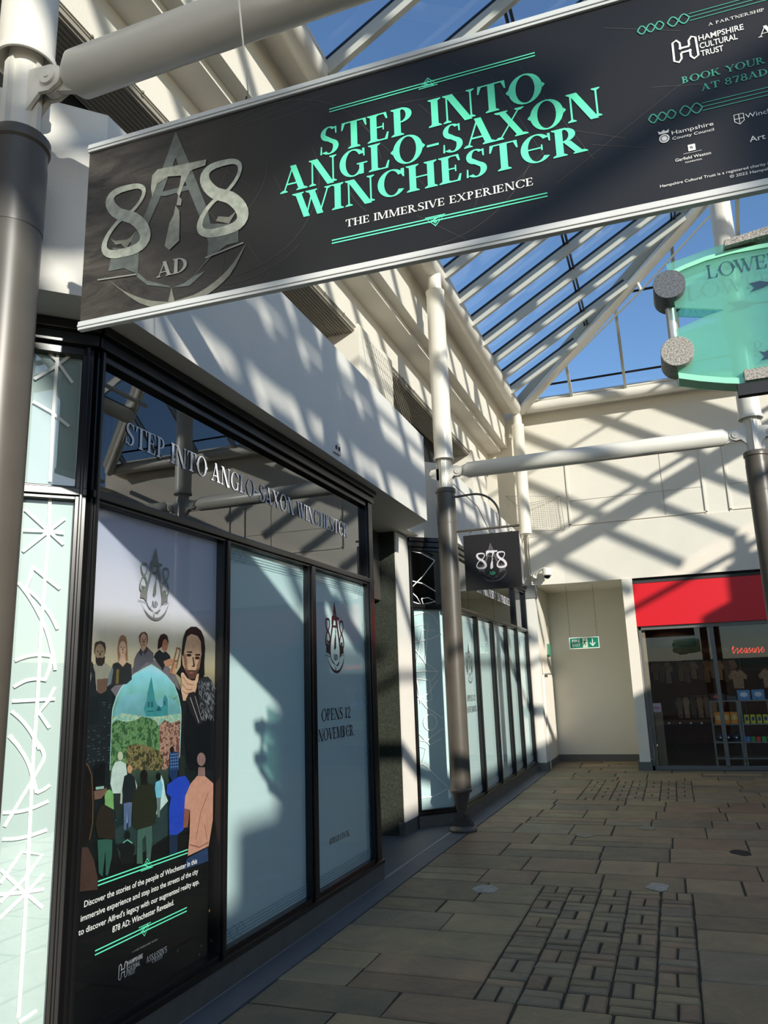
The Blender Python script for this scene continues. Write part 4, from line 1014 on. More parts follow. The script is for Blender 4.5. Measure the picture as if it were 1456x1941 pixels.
def foliage(name, cols, sc):
    m = bpy.data.materials.new(name); m.use_nodes = True; n = m.node_tree; b = n.nodes['Principled BSDF']; b.inputs['Roughness'].default_value = .4
    tc = n.nodes.new('ShaderNodeTexCoord'); nz = n.nodes.new('ShaderNodeTexNoise'); nz.inputs['Scale'].default_value = sc; nz.inputs['Detail'].default_value = 10; nz.inputs['Roughness'].default_value = .75
    r = n.nodes.new('ShaderNodeValToRGB'); r.color_ramp.interpolation = 'LINEAR'
    set_ramp(r, [(.34+.32*k/(len(cols)-1), c) for k, c in enumerate(cols)])
    n.links.new(tc.outputs['Object'], nz.inputs['Vector']); n.links.new(nz.outputs[0], r.inputs[0]); n.links.new(r.outputs[0], b.inputs['Base Color'])
    return m
FOL = foliage('print_foliage_mix', [(20, 34, 24), (58, 96, 52), (34, 60, 44), (104, 150, 96), (60, 70, 44), (150, 186, 150)], 26)
MKT = foliage('print_market_mix', [(40, 24, 26), (120, 66, 62), (52, 44, 40), (190, 150, 128), (84, 52, 52), (214, 200, 190)], 34)
GRD = foliage('print_ground_mix', [(12, 18, 16), (60, 66, 40), (24, 30, 26), (140, 128, 84), (40, 46, 34), (84, 96, 60)], 30)
HZ = foliage('print_rooftop_mix', [(84, 140, 150), (130, 180, 170), (100, 150, 130), (176, 196, 170), (96, 120, 96), (190, 214, 200)], 24)
art('print_rooftops', [P3([(432, 940), (520, 900), (640, 920), (720, 930), (860, 930), (1045, 900), (1040, 1010), (432, 1030)])], (100, 140, 120), HZ)
art('print_trees', [P3([(430, 1000), (470, 960), (560, 980), (650, 960), (700, 930), (770, 945), (830, 980), (860, 1060), (870, 1180), (860, 1300), (780, 1400), (620, 1409), (415, 1409)])], None, FOL)
art('print_market', [P3([(850, 1010), (900, 960), (960, 990), (1040, 960), (1035, 1300), (900, 1409), (840, 1380), (860, 1180)])], None, MKT)
art('print_undergrowth', [P3([(560, 1200), (640, 1170), (740, 1190), (860, 1240), (900, 1330), (860, 1409), (560, 1409)])], None, GRD)
art('print_path', [P4([(790, 130), (830, 330), (835, 600), (640, 740), (450, 800), (395, 560), (560, 480), (700, 500), (770, 330)])], (40, 62, 62))
art('print_path_light', [P4([(780, 120), (800, 170), (815, 280), (835, 330), (760, 420), (740, 440), (760, 300)]), P4([(425, 380), (445, 320), (440, 460), (420, 490)]), P4([(500, 370), (515, 360), (510, 500), (500, 520)])], (206, 236, 230))
# half length figures above the arch
def bust(hair, face, torso, extra=()):
    for nm, p, c in ((('print_torso',)+torso), (('print_hair',)+hair), (('print_face',)+face))+tuple(extra): art(nm, p, c)
bust(([P3([(130, 700), (150, 540), (168, 470), (205, 432), (250, 440), (278, 490), (285, 640), (305, 730), (250, 760), (150, 750)])], (24, 32, 36)), ([E3(212, 572, 34, 72)], (148, 148, 134)), ([P3([(125, 1000), (130, 720), (210, 690), (310, 720), (320, 820), (300, 1000)])], (16, 26, 28)),
     [('print_features', [E3(198, 560, 8, 5), E3(228, 560, 8, 5), E3(212, 612, 12, 4), P3([(210, 570), (216, 570), (219, 592), (207, 592)])], (84, 72, 66))])
bust(([E3(322, 340, 52, 78), P3([(270, 300), (285, 268), (330, 256), (368, 275), (378, 330), (360, 300), (300, 296)])], (66, 52, 42)), ([E3(322, 362, 44, 78)], (158, 136, 108)), ([P3([(262, 480), (290, 455), (370, 450), (418, 490), (405, 600), (340, 700), (290, 700), (285, 560)])], (150, 150, 134)),
     [('print_beard', [P3([(284, 395), (300, 410), (322, 404), (345, 410), (368, 390), (364, 450), (340, 482), (300, 478), (285, 445)])], (46, 36, 30)), ('print_features', [E3(304, 352, 9, 5), E3(340, 352, 9, 5), P3([(320, 360), (328, 360), (332, 388), (314, 388)])], (78, 60, 48)), ('print_apron', [P3([(296, 600), (396, 590), (380, 700), (330, 730), (296, 710)])], (108, 84, 70))])
bust(([P3([(486, 440), (478, 330), (490, 255), (505, 212), (530, 204), (552, 220), (562, 260), (572, 430), (545, 440), (520, 330), (500, 430)])], (160, 120, 88)), ([E3(524, 325, 32, 66), P3([(505, 380), (545, 380), (552, 450), (525, 485), (490, 450)])], (218, 184, 158)), ([P3([(385, 665), (410, 560), (440, 460), (480, 446), (525, 490), (560, 446), (602, 470), (606, 600), (560, 640), (470, 650)])], (44, 46, 48)),
     [('print_features', [E3(511, 315, 7, 4), E3(538, 315, 7, 4), E3(525, 362, 10, 4), P3([(522, 322), (528, 322), (532, 344), (519, 344)])], (130, 90, 78)), ('print_sleeves', [P3([(385, 665), (402, 560), (430, 480), (440, 520), (420, 640)])], (110, 126, 132)), ('print_sash', [P3([(468, 510), (492, 510), (486, 640), (462, 640)])], (120, 104, 52))])
bust(([P3([(674, 280), (670, 210), (690, 184), (720, 176), (742, 194), (750, 240), (744, 290), (736, 220), (688, 222)])], (88, 70, 52)), ([E3(710, 256, 32, 66), P3([(692, 310), (738, 300), (740, 345), (700, 345)])], (198, 160, 130)), ([P3([(615, 540), (628, 420), (650, 370), (686, 330), (706, 352), (742, 312), (798, 366), (800, 440), (740, 440), (660, 520)])], (96, 96, 104)),
     [('print_features', [E3(698, 244, 7, 4), E3(724, 244, 7, 4), E3(711, 294, 10, 4), P3([(708, 250), (714, 250), (718, 274), (705, 274)])], (110, 78, 62)), ('print_collar', [P3([(664, 360), (684, 318), (700, 360), (690, 400)]), P3([(738, 300), (750, 340), (722, 380), (706, 360)])], (58, 58, 64))])
bust(([P3([(835, 330), (840, 250), (858, 206), (890, 192), (920, 210), (932, 260), (924, 310), (905, 250), (880, 300), (850, 325)])], (24, 20, 22)), ([E3(900, 296, 26, 54)], (196, 136, 106)), ([P3([(800, 400), (815, 366), (850, 334), (880, 362), (910, 352), (945, 390), (952, 430), (900, 470), (880, 520), (860, 480)])], (32, 36, 44)),
     [('print_features', [E3(908, 290, 6, 3), E3(910, 330, 7, 3)], (100, 60, 50)), ('print_hands', [P3([(885, 440), (940, 415), (975, 424), (1000, 470), (960, 470), (905, 490)]), P3([(940, 540), (965, 470), (1000, 470), (985, 560)])], (196, 146, 112)), ('print_chair', stroke(P3([(1035, 330), (1008, 318), (955, 540)]), .011)+stroke(P3([(1038, 330), (1000, 500)]), .010)+stroke(P3([(980, 440), (1020, 430)]), .008), (150, 106, 72))])
# large bearded man resting his chin on his hand
art('print_cloak', [P3([(1050, 590), (1100, 700), (1130, 800), (1080, 900), (1070, 1120), (1120, 1409), (1335, 1409), (1335, 640), (1280, 580), (1190, 570)])], (16, 20, 24))
art('print_hair', [P3([(1000, 545), (1040, 480), (1050, 330), (1062, 230), (1085, 165), (1130, 132), (1180, 132), (1220, 165), (1248, 230), (1258, 320), (1250, 450), (1252, 560), (1215, 610), (1060, 600)])], (20, 17, 18))
art('print_face', [P3([(1062, 400), (1078, 300), (1096, 220), (1135, 196), (1190, 215), (1218, 262), (1224, 380), (1206, 500), (1160, 590), (1110, 585), (1075, 510), (1056, 470), (1050, 380)])], (214, 178, 146))
art('print_face_lowlight', [P3([(1062, 400), (1075, 360), (1096, 420), (1100, 500), (1150, 590), (1110, 585), (1075, 510)]), P3([(1205, 420), (1222, 380), (1206, 500), (1175, 560), (1180, 480)])], (150, 112, 88))
art('print_beard', [P3([(1072, 490), (1098, 520), (1130, 516), (1165, 520), (1200, 500), (1180, 560), (1150, 600), (1110, 592)])], (96, 66, 54))
art('print_features', [E3(1112, 385, 22, 13), E3(1186, 410, 22, 14), P3([(1090, 352), (1140, 350), (1142, 366), (1096, 362)]), P3([(1166, 376), (1212, 372), (1212, 390), (1170, 390)]), P3([(1130, 486), (1160, 490), (1166, 474), (1150, 400), (1142, 404), (1152, 474)])], (58, 40, 36))
art('print_lips', [P3([(1108, 540), (1130, 530), (1160, 540), (1132, 556)])], (150, 92, 84))
art('print_hand', [P3([(1040, 560), (1045, 540), (1062, 540), (1096, 590), (1140, 612), (1165, 610), (1184, 552), (1200, 548), (1196, 600), (1178, 680), (1160, 735), (1112, 790), (1060, 790), (1042, 700), (1048, 620)])], (222, 182, 150))
art('print_finger_lines', stroke(P3([(1060, 580), (1100, 640), (1150, 650)]), .004)+stroke(P3([(1050, 640), (1090, 690), (1140, 690)]), .004)+stroke(P3([(1055, 700), (1090, 730), (1130, 725)]), .004), (150, 106, 82))
art('print_bracer', [P3([(1082, 780), (1110, 722), (1158, 708), (1175, 740), (1252, 950), (1230, 990), (1190, 1010), (1120, 880)])], (38, 36, 38))
art('print_bracer_glint', stroke(P3([(1122, 760), (1200, 985)]), .006)+stroke(P3([(1165, 750), (1225, 960)]), .004), (164, 168, 166))
R = random.Random(9); fur = []
for i in range(150):
    x = R.uniform(1190, 1330); y = R.uniform(600, 940)
    if x < 1190+(y-600)*.1: continue
    a = R.uniform(.9, 1.9); l = R.uniform(20, 46)
    fur += stroke(P3([(x, y), (x+l*math.cos(a), y+l*math.sin(a))]), .0028)
art('print_fur_base', [P3([(1180, 640), (1210, 590), (1280, 575), (1320, 620), (1335, 700), (1335, 930), (1262, 950), (1200, 800)])], (44, 46, 50))
art('print_fur', fur, (150, 156, 160))
# walkers seen from behind
def walker(parts):
    for nm, p, c in parts: art(nm, p, c)
walker([('print_trousers', [P4([(385, 262), (470, 262), (460, 380), (435, 480), (415, 480), (398, 380)])], (38, 50, 46)), ('print_shirt', [P4([(405, 20), (450, 8), (492, 34), (502, 120), (482, 200), (470, 268), (388, 270), (368, 190), (380, 80)])], (204, 226, 216)), ('print_head', [E3(498, 1282, 24, 40)], (196, 206, 176))])
walker([('print_jeans', [P4([(474, 340), (542, 340), (532, 530), (512, 550), (508, 400), (494, 560), (476, 560)])], (92, 112, 150)), ('print_sleeve', [P4([(468, 250), (480, 140), (450, 260), (445, 350), (462, 356)]), P4([(556, 130), (584, 210), (570, 260)])], (178, 190, 176)), ('print_vest', [P4([(478, 132), (520, 108), (562, 140), (575, 230), (552, 330), (470, 352), (462, 240)])], (24, 36, 40)), ('print_head', [E4(522, 76, 20, 34)], (206, 158, 118))])
walker([('print_legs', [P4([(736, 290), (772, 290), (762, 460), (745, 462)])], (110, 130, 120)), ('print_top', [P4([(730, 180), (770, 162), (786, 200), (776, 304), (734, 304), (724, 230)])], (124, 202, 226)), ('print_head', [E4(752, 132, 18, 30)], (18, 16, 18))])
walker([('print_jeans', [P4([(585, 540), (698, 485), (702, 650), (686, 810), (656, 800), (650, 600), (622, 640), (626, 832), (578, 832)])], (70, 104, 92)), ('print_coat', [P4([(588, 215), (632, 178), (702, 196), (726, 330), (732, 500), (690, 530), (580, 562), (543, 520), (543, 330), (560, 260)])], (38, 42, 26)), ('print_head', [E4(636, 124, 29, 46), P4([(612, 150), (662, 150), (665, 195), (612, 200)])], (24, 22, 18))])
walker([('print_plaid', [P4([(840, 0), (905, 0), (905, 130), (868, 185), (835, 120)]), P3([(935, 1260), (960, 1238), (1015, 1250), (1020, 1409), (935, 1409)])], (30, 56, 100)), ('print_plaid_check', sum([stroke(P3([(940, 1270+k*28), (1015, 1262+k*28)]), .004) for k in range(5)], [])+sum([stroke(P3([(948+k*20, 1260), (950+k*20, 1405)]), .003) for k in range(4)], []), (92, 140, 190)), ('print_head', [E3(958, 1225, 18, 28)], (30, 24, 26))])
walker([('print_jeans', [P4([(838, 595), (905, 590), (902, 740), (838, 760)])], (24, 46, 72)), ('print_blue_shirt', [P4([(848, 182), (905, 140), (962, 124), (1002, 180), (992, 400), (952, 560), (900, 600), (838, 602), (836, 400), (850, 300), (816, 270), (820, 200)])], (38, 74, 196)), ('print_head', [E3(1045, 1345, 30, 68), P4([(912, 60), (962, 60), (962, 132), (912, 132)])], (36, 46, 40))])
walker([('print_jeans', [P4([(980, 790), (1145, 700), (1150, 810), (950, 880)])], (38, 64, 104)), ('print_arm', [P4([(958, 395), (1002, 395), (985, 540), (950, 545)])], (150, 92, 72)), ('print_pink_shirt', [P4([(1008, 192), (1060, 130), (1122, 130), (1190, 190), (1186, 480), (1152, 690), (1060, 735), (985, 770), (1000, 600), (1004, 400), (958, 390), (965, 290)])], (214, 158, 134)), ('print_shirt_fold', stroke(P4([(1150, 260), (1090, 420), (1050, 640)]), .005)+stroke(P4([(1120, 520), (1140, 640)]), .005)+stroke(P4([(1000, 680), (1080, 700), (1150, 660)]), .006), (150, 98, 80)), ('print_head', [E3(1217, 1312, 38, 60), P4([(1070, 60), (1122, 60), (1125, 132), (1065, 132)])], (146, 118, 112))])
walker([('print_jeans', [P4([(262, 640), (382, 632), (376, 780), (345, 925), (328, 925), (325, 720), (302, 935), (272, 905)])], (48, 96, 82)), ('print_jacket', [P4([(290, 370), (340, 350), (386, 420), (405, 612), (382, 642), (265, 622), (245, 520), (260, 430)])], (42, 36, 26)), ('print_hair', [E4(354, 300, 36, 62), P4([(322, 300), (388, 300), (392, 400), (320, 360)])], (128, 186, 112))])
walker([('print_child', [P4([(412, 680), (455, 668), (500, 642), (545, 668), (562, 700), (535, 830), (450, 835), (445, 730)]), E4(500, 604, 24, 38)], (14, 22, 22)), ('print_child_rim', stroke(P4([(465, 665), (500, 640), (540, 668)]), .006), (110, 190, 160))])
walker([('print_woman_shoulder', [P4([(110, 700), (185, 700), (232, 800), (262, 950), (262, 1040), (50, 1060), (56, 900)])], (74, 54, 46)), ('print_woman_hair', [P4([(0, 20), (60, -20), (120, -10), (180, 40), (210, 110), (222, 330), (222, 500), (192, 650), (130, 700), (100, 815), (60, 740), (0, 800)])], (20, 14, 12)), ('print_hair_edge', stroke(P4([(130, -5), (185, 45), (214, 120), (224, 330), (222, 500), (196, 640)]), .006), (104, 76, 48))])
walker([('print_phone', [P4([(240, 24), (318, 14), (326, 30), (312, 290), (302, 300), (236, 302), (234, 40)])], (12, 14, 16)), ('print_phone_hand', [P4([(232, 250), (300, 240), (336, 222), (330, 262), (290, 310), (236, 320)])], (120, 92, 78)), ('print_phone_button', [P4([(246, 218), (312, 210), (311, 232), (246, 240)])], (150, 196, 180))])
# writing on the poster
tq = [0]
def pline(txt, a, c, hpx, m=PW, shear=.0, bold=.01, ser=False):
    A, C = P4([a])[0], P4([c])[0]; z = (A[1]+C[1])/2; up = P4([(a[0], a[1]-hpx)])[0]; h = up[1]-A[1]
    if ser: put('poster_line', FB, serif(txt, A[0], z, h, C[0]-A[0], W=.17, T=.08), PN+.0135, m, pos)
    else: sans('poster_line', txt, FB, A[0], z, h, C[0]-A[0], PN+.0135, m, pos, bold=bold)
pline('Discover the stories of the people of Winchester in this', (146, 1172), (1052, 832), 50)
pline('immersive experience and step into the streets of the city', (118, 1282), (1060, 918), 50)
pline("to discover Alfred's legacy with our augmented reality app,", (100, 1392), (1068, 1000), 50)
pline('878 AD: Winchester Revealed.', (372, 1375), (866, 1165), 50)
P = []
for a, c, t, up in (((258, 968), (978, 722), (650, 848), 1), ((234, 1524), (970, 1184), (632, 1340), -1)):
    A, C = P4([a])[0], P4([c])[0]; z = (A[1]+C[1])/2
    for k in (0, -.016): P += stroke([(A[0], z+k), (C[0], z+k)], .0055)
    q = P4([t])[0]
    P += [[(q[0]+(x-q[0])*1.0, y) for x, y in r_] for r_ in tri(q[0], z-.006, .030, up)]
put('poster_rule', FB, P, PN+.0135, TEAL, pos)
pline('A PARTNERSHIP WITH', (530, 1542), (735, 1444), 14, ser=True, m=mat('grey_print', (150, 150, 146), .5))
A = P4([(420, 1768)])[0]; B_ = P4([(490, 1720)])[0]; Tp = P4([(425, 1640)])[0]
link_logo(FB, A[0], A[1], B_[0]-A[0], Tp[1]-A[1], PN+.0135, PW, pos)
pline('HAMPSHIRE', (496, 1640), (615, 1588), 36, bold=.015); pline('CULTURAL', (496, 1688), (594, 1644), 36, bold=.015); pline('TRUST', (496, 1730), (556, 1702), 36, bold=.015)
pline("ASSASSIN'S", (645, 1622), (810, 1540), 50, ser=True); pline('CREED', (690, 1622), (776, 1586), 32, ser=True)
R = random.Random(4)
art('print_embers', [P4([(x, y), (x+9, y-22), (x+12, y-4), (x+5, y+12)]) for x, y in ((898, 1530), (1150, 1210), (1085, 1490), (1070, 1560), (1165, 1450))], (170, 130, 80))
# emblem on the poster
q = pr(FB, (-2.46+PN, 0, 0), (1, 0, 0))
cb, ct = q(290, 1176), q(292, 1037)
emblem(FB, cb[0]+.0, cb[1], ct[1]-cb[1], PN+.008, mat('poster_emblem_grey', (124, 122, 120), .5), mat('poster_emblem_green', (112, 122, 108), .5), mat('poster_emblem_letter', (104, 104, 100), .5), pos, sx=.80)
# emblem and opening notice on the third window
DR = mat('dark_maroon_print', (52, 18, 24), .5)
cb, ct = GB(641, 1276), GB(638, 1140)
emblem(FB, cb[0], cb[1], ct[1]-cb[1], -.0175, DR, DR, DR, shop1, sx=.80)
def wline(G, F, txt, a, c, t, parent, m=DR, n0=-.0175, ser=True):
    A, C = G(*a), G(*c); z = (A[1]+C[1])/2; h = G(*t)[1]-A[1]
    if ser: put('window_notice', F, serif(txt, A[0], z, h, C[0]-A[0], W=.15, T=.05), n0, m, parent)
wline(GB, FB, 'OPENS 12', (614, 1367), (669, 1360), (614, 1344), shop1)
wline(GB, FB, 'NOVEMBeR', (608, 1405), (675, 1394), (608, 1382), shop1)
wline(GB, FB, '878AD.CO.UK', (629, 1600), (667, 1585), (629, 1588), shop1)
GD = pr(FD, (-2.46, 0, 0), (1, 0, 0))
DG = mat('notice_grey', (92, 98, 102), .5)
emblem(FD, pn[0][1]-.30, 1.55, .52, -.0175, DG, DG, DG, shop2, sx=.8)
put('window_notice', FD, serif('OPENS 12', pn[0][1]-.52, 1.33, .075, .44), -.0175, DG, shop2)
put('window_notice', FD, serif('NOVEMBeR', pn[0][1]-.56, 1.19, .075, .52), -.0175, DG, shop2)
emblem(FD, (pn[2][0]+pn[2][1])/2, 1.55, .52, -.0175, mat('pale_grey_print', (168, 184, 186), .5), mat('pale_grey_print', (168, 184, 186), .5), mat('pale_grey_print', (168, 184, 186), .5), shop2, sx=.8)

# ------------------------------------------------------------------ square hanging sign on the sign column
sg = empty('hanging_sign', (-1.80, 8.60, 2.585), 'square black double-sided sign with the 878 emblem hung from a curved bracket', 'sign')
SF = frame((-2.122, 8.585, 0), (1, 0, 0), (0, -1, 0))
b = MB(); b.box(-2.122, -1.476, 8.585, 8.615, 2.582, 3.222); b.build('sign_board', mat('sign_black', (27, 25, 25), .5), sg, bevel=.002)
SG1 = mat('sign_grey_print', (92, 88, 90), .5); SG2 = mat('sign_pale_print', (226, 218, 222), .5); SG3 = mat('sign_turquoise', (84, 206, 160), .5)
k = .002
put('emblem_shape', SF, T(MARK+CRES, .32, 2.662, .455, .92), k, SG1, sg)
put('emblem_numerals', SF, T(RNG+AXE, .32, 2.662, .455, .92), k+.001, SG2, sg)
put('emblem_cuts', SF, T(CUT, .32, 2.662, .455, .92), k+.0015, SG1, sg)
put('emblem_letters', SF, T(AD, .32, 2.662, .455, .92), k+.002, SG3, sg)
for x in (-2.03, -1.80, -1.565):
    b = MB(); b.tube([(x+.018*math.cos(a), 8.6, 3.242+.018*math.sin(a)) for a in [math.pi*.0+math.pi*2*i/12*.85-2.3 for i in range(13)]], .003, 6); b.tube([(x, 8.6, 3.222), (x, 8.6, 3.232)], .003, 6)
    b.build('hook', CHAIN, sg)
br = empty('sign_bracket', (-2.2, 8.6, 3.27), 'grey steel bracket with a quarter-circle brace clamped to the sign column', 'bracket')
b = MB(); b.tube([(-2.20, 8.6, 3.285), (-1.462, 8.6, 3.285)], .014, 12); b.build('bar', STEELG, br)
pts = [(-2.20, 8.6, 3.70)]+[(-1.98+.30*math.sin(a), 8.6, 3.41+.30*math.cos(a)) for a in [math.pi/2*i/10 for i in range(11)]]+[(-1.68, 8.6, 3.29)]
b = MB(); b.tube(pts, .013, 12); b.build('curved_brace', STEELG, br)

# ------------------------------------------------------------------ green glass direction sign at the upper right
SY = 2.05
gs = empty('glass_sign', (.55, SY+.06, 2.3), 'hanging direction sign of curved sea-green glass with granite discs, cut by the right edge', 'sign')
def glass_sheet_mat(name, t, d):
    m = bpy.data.materials.new(name); m.use_nodes = True; n = m.node_tree; n.nodes.clear()
    o = n.nodes.new('ShaderNodeOutputMaterial'); tr = n.nodes.new('ShaderNodeBsdfTransparent'); tr.inputs[0].default_value = (*t, 1)
    df = n.nodes.new('ShaderNodeBsdfDiffuse'); df.inputs[0].default_value = lin(d); tl = n.nodes.new('ShaderNodeBsdfTranslucent'); tl.inputs[0].default_value = lin(d)
    gl = n.nodes.new('ShaderNodeBsdfGlossy'); gl.inputs['Roughness'].default_value = .05
    m0 = n.nodes.new('ShaderNodeMixShader'); m0.inputs[0].default_value = .5; m1 = n.nodes.new('ShaderNodeMixShader'); m1.inputs[0].default_value = .35; m2 = n.nodes.new('ShaderNodeMixShader'); m2.inputs[0].default_value = .07
    n.links.new(df.outputs[0], m0.inputs[1]); n.links.new(tl.outputs[0], m0.inputs[2]); n.links.new(tr.outputs[0], m1.inputs[1]); n.links.new(m0.outputs[0], m1.inputs[2])
    n.links.new(m1.outputs[0], m2.inputs[1]); n.links.new(gl.outputs[0], m2.inputs[2]); n.links.new(m2.outputs[0], o.inputs[0])
    return m
SGL = glass_sheet_mat('sea_green_glass', (.72, .95, .89), (176, 244, 220))
SGE = mat('glass_edge_green', (150, 226, 190), .2, spec=.8)
zc = lambda l, Y: [(atp(1230+x/4.854, 360+y/4.854, (0, Y, 0), (0, 1, 0)).x, atp(1230+x/4.854, 360+y/4.854, (0, Y, 0), (0, 1, 0)).z) for x, y in l]
XF = frame((0, SY, 0), (1, 0, 0), (0, -1, 0))
Yb = SY+.10; XB = frame((0, Yb, 0), (1, 0, 0), (0, -1, 0))
def sheet(F, upper, lower, notch, name):
    """outline of a long oval plate with a pointed notch cut into its left end; x extended to the right end"""
    xm = .50   # mirrored about the middle of the sign, closed with a rounded right end
    R_ = [(2*xm-x, z+.02) for x, z in upper[::-1]]; Q_ = [(2*xm-x, z) for x, z in lower]
    b = MB(); b.fplate(F, upper+R_+Q_+lower[::-1]+notch, -.004, .004); return b.build(name, SGL, gs)
upF = zc([(180, 770), (330, 700), (520, 625), (760, 560), (1097, 500)], SY)
loF = zc([(275, 1600), (270, 1690), (460, 1715), (700, 1735), (1097, 1745)], SY)
ntF = zc([(245, 1290), (520, 1170), (690, 1110), (680, 1104), (245, 1085)], SY)
sheet(XF, upF, loF, [ntF[0], ntF[1], ntF[2], ntF[3], ntF[4]], 'front_glass')
upB = zc([(160, 690), (330, 630), (560, 545), (800, 470), (1097, 420)], Yb)
loB = zc([(255, 1700), (262, 1800), (480, 1830), (800, 1850), (1097, 1855)], Yb)
ntB = zc([(285, 1330), (520, 1245), (690, 1185), (680, 1178), (270, 1165)], Yb)
sheet(XB, upB, loB, ntB, 'back_glass')
def edge(F, pts, w_, name):
    b = MB(); top_ = [(x, z) for x, z in pts]; bot = [(x, z-w_) for x, z in pts]
    b.fplate(F, top_+bot[::-1], -.05, .008); return b.build(name, SGE, gs)
edge(XF, zc([(180, 770), (330, 700), (520, 625), (760, 560), (1097, 500)], SY), .012, 'glass_rim')
edge(XF, zc([(270, 1690), (460, 1715), (700, 1735), (1097, 1745)], SY), .016, 'glass_rim')
GRN = mat('speckled_granite', (150, 146, 138), .5, var=.75, vscale=240)
GRN2 = mat('dark_speckled_granite', (92, 96, 100), .4, var=.7, vscale=260)
for (x, y), m in (((187, 880), GRN2), ((262, 1495), GRN)):
    q = zc([(x, y)], SY-.02)[0]
    o = MB(); o.lathe((q[0], SY-.03, q[1]), [(.001, 0), (.040, 0), (.041, .002), (.041, .10), (.001, .10)], 36, axis='Y'); o2 = o.build('granite_disc', [m], gs)
a, c = zc([(190, 1000)], SY+.04)[0], zc([(235, 1400)], SY+.04)[0]
b = MB(); b.tube([(a[0], SY+.04, a[1]+.06), (c[0], SY+.04, c[1]-.06)], .014, 14); b.build('connecting_rod', SILVER, gs)
q0, q1 = zc([(690, 480), (700, 532)], SY-.02); q2 = zc([(1097, 350)], SY-.02)[0]
b = MB(); b.hexa([(q0[0], SY-.03, q1[1]), (q2[0], SY-.03, q2[1]-.022), (q2[0], SY+.11, q2[1]-.022), (q0[0], SY+.11, q1[1]), (q0[0], SY-.03, q0[1]), (q2[0], SY-.03, q2[1]), (q2[0], SY+.11, q2[1]), (q0[0], SY+.11, q0[1])]); b.build('granite_bar', GRN, gs)
q0 = zc([(875, 1655)], SY-.02)[0]; q1 = zc([(1097, 1722)], SY-.02)[0]
b = MB(); b.box(q0[0], q1[0]+.1, SY-.02, SY+.03, q1[1], q0[1]); b.build('granite_bar', GRN, gs)
q0 = zc([(812, 1800)], SY)[0]; q1 = zc([(1097, 1868)], SY)[0]
b = MB(); b.box(q0[0], q1[0]+.2, SY-.012, SY+.012, q1[1], q0[1]); b.build('bottom_clamp', mat('clamp_black', (16, 18, 20), .5), gs)
INK = mat('dark_blue_sign_ink', (8, 56, 84), .6); INK2 = mat('pale_blue_sign_ink', (4, 40, 46), .6)
def gl(F, Y, txt, a, c, t, m, n0):
    A, C, Tt = zc([a, c, t], Y)
    put('sign_lettering', F, serif(txt, A[0], (A[1]+C[1])/2, Tt[1]-A[1], C[0]-A[0], W=.10, T=.035, gap=.03), n0, m, gs)
gl(XF, SY, 'LOWeR'.replace('e', 'E'), (545, 822), (1230, 700), (545, 698), INK, .006)
gl(XB, Yb, 'LOWER', (355, 1008), (1190, 900), (345, 880), INK2, .006)
gl(XB, Yb, 'P', (970, 1540), (1080, 1525), (965, 1400), INK2, .006)
for F, Y, l, m in ((XF, SY, [(920, 870), (1020, 845), (1097, 855), (1240, 850), (1240, 875), (1097, 885), (1040, 910), (930, 948), (975, 905)], INK), (XB, Yb, [(718, 1050), (860, 1028), (960, 1045), (1200, 1020), (1200, 1035), (970, 1060), (870, 1110), (735, 1130), (790, 1085)], INK2),
                   (XF, SY, [(1010, 1490), (1060, 1500), (1097, 1480), (1300, 1500), (1300, 1530), (1097, 1560), (1030, 1575), (1065, 1535)], INK)):
    put('sign_arrow', F, [zc(l, Y)], .006, m, gs)
b = MB()   # arm from the glass sign to the column beyond the frame
b.tube([(.9, SY+.05, 2.30), (1.05, SY+.05, 2.30)], .02, 10); b.build('mounting_arm', STEELG, gs)

# ------------------------------------------------------------------ security camera, cable, socket, small wall things
cm = empty('security_camera', (-1.99, 14.42, 3.40), 'white dome security camera on a bracket below the far left corner', 'camera')
b = MB(); b.lathe((-1.99, 14.30, 3.46), [(.001, .115), (.075, .115), (.085, .09), (.085, .0), (.09, -.01), (.08, -.02), (.001, -.02)], 24); b.build('housing', mat('camera_white', (226, 222, 208), .4), cm)
b = MB(); b.ball((-1.99, 14.30, 3.445), .066, mi=0); b.build('dome', mat('camera_dome_black', (12, 12, 14), .08), cm)
b = MB(); b.tube([(-2.24, 14.40, 3.44), (-2.12, 14.34, 3.56), (-2.02, 14.30, 3.585), (-1.99, 14.30, 3.57)], .022, 10); b.tube([(-2.25, 14.46, 3.42), (-2.22, 14.38, 3.46)], .045, 12); b.build('arm', mat('camera_white', (226, 222, 208), .4), cm)
b = MB(); b.tube([(-2.27, 14.44, 3.45), (-2.33, 14.44, 3.5), (-2.34, 14.44, 3.9), (-2.33, 14.44, 4.2), (-2.28, 14.44, 4.3)], .008, 6)
o = b.build('camera_cable', mat('cable_white', (214, 208, 194), .6)); tag(o, 'thin white cable rising beside the security camera', 'cable')
q = atp(636, 850, (-2.29, 5.5, 0), (1, .018, 0))
so_ = empty('double_socket', q, 'small white double socket box low on the nearer white bulkhead', 'socket')
Fs = frame((q.x+.012, q.y, q.z), (0, 1, 0), (1, 0, 0))
b = MB(); b.fbox(Fs, -.065, .065, -.045, .045, -.03, .006); b.build('plate', mat('socket_white', (216, 208, 204), .5), so_, bevel=.003)
for k in (-.028, .028):
    b = MB(); b.fplate(Fs, ellipse(k, 0, .014, .017, 12), .006, .012); b.build('socket_hole', mat('socket_dark', (60, 32, 38), .6), so_)
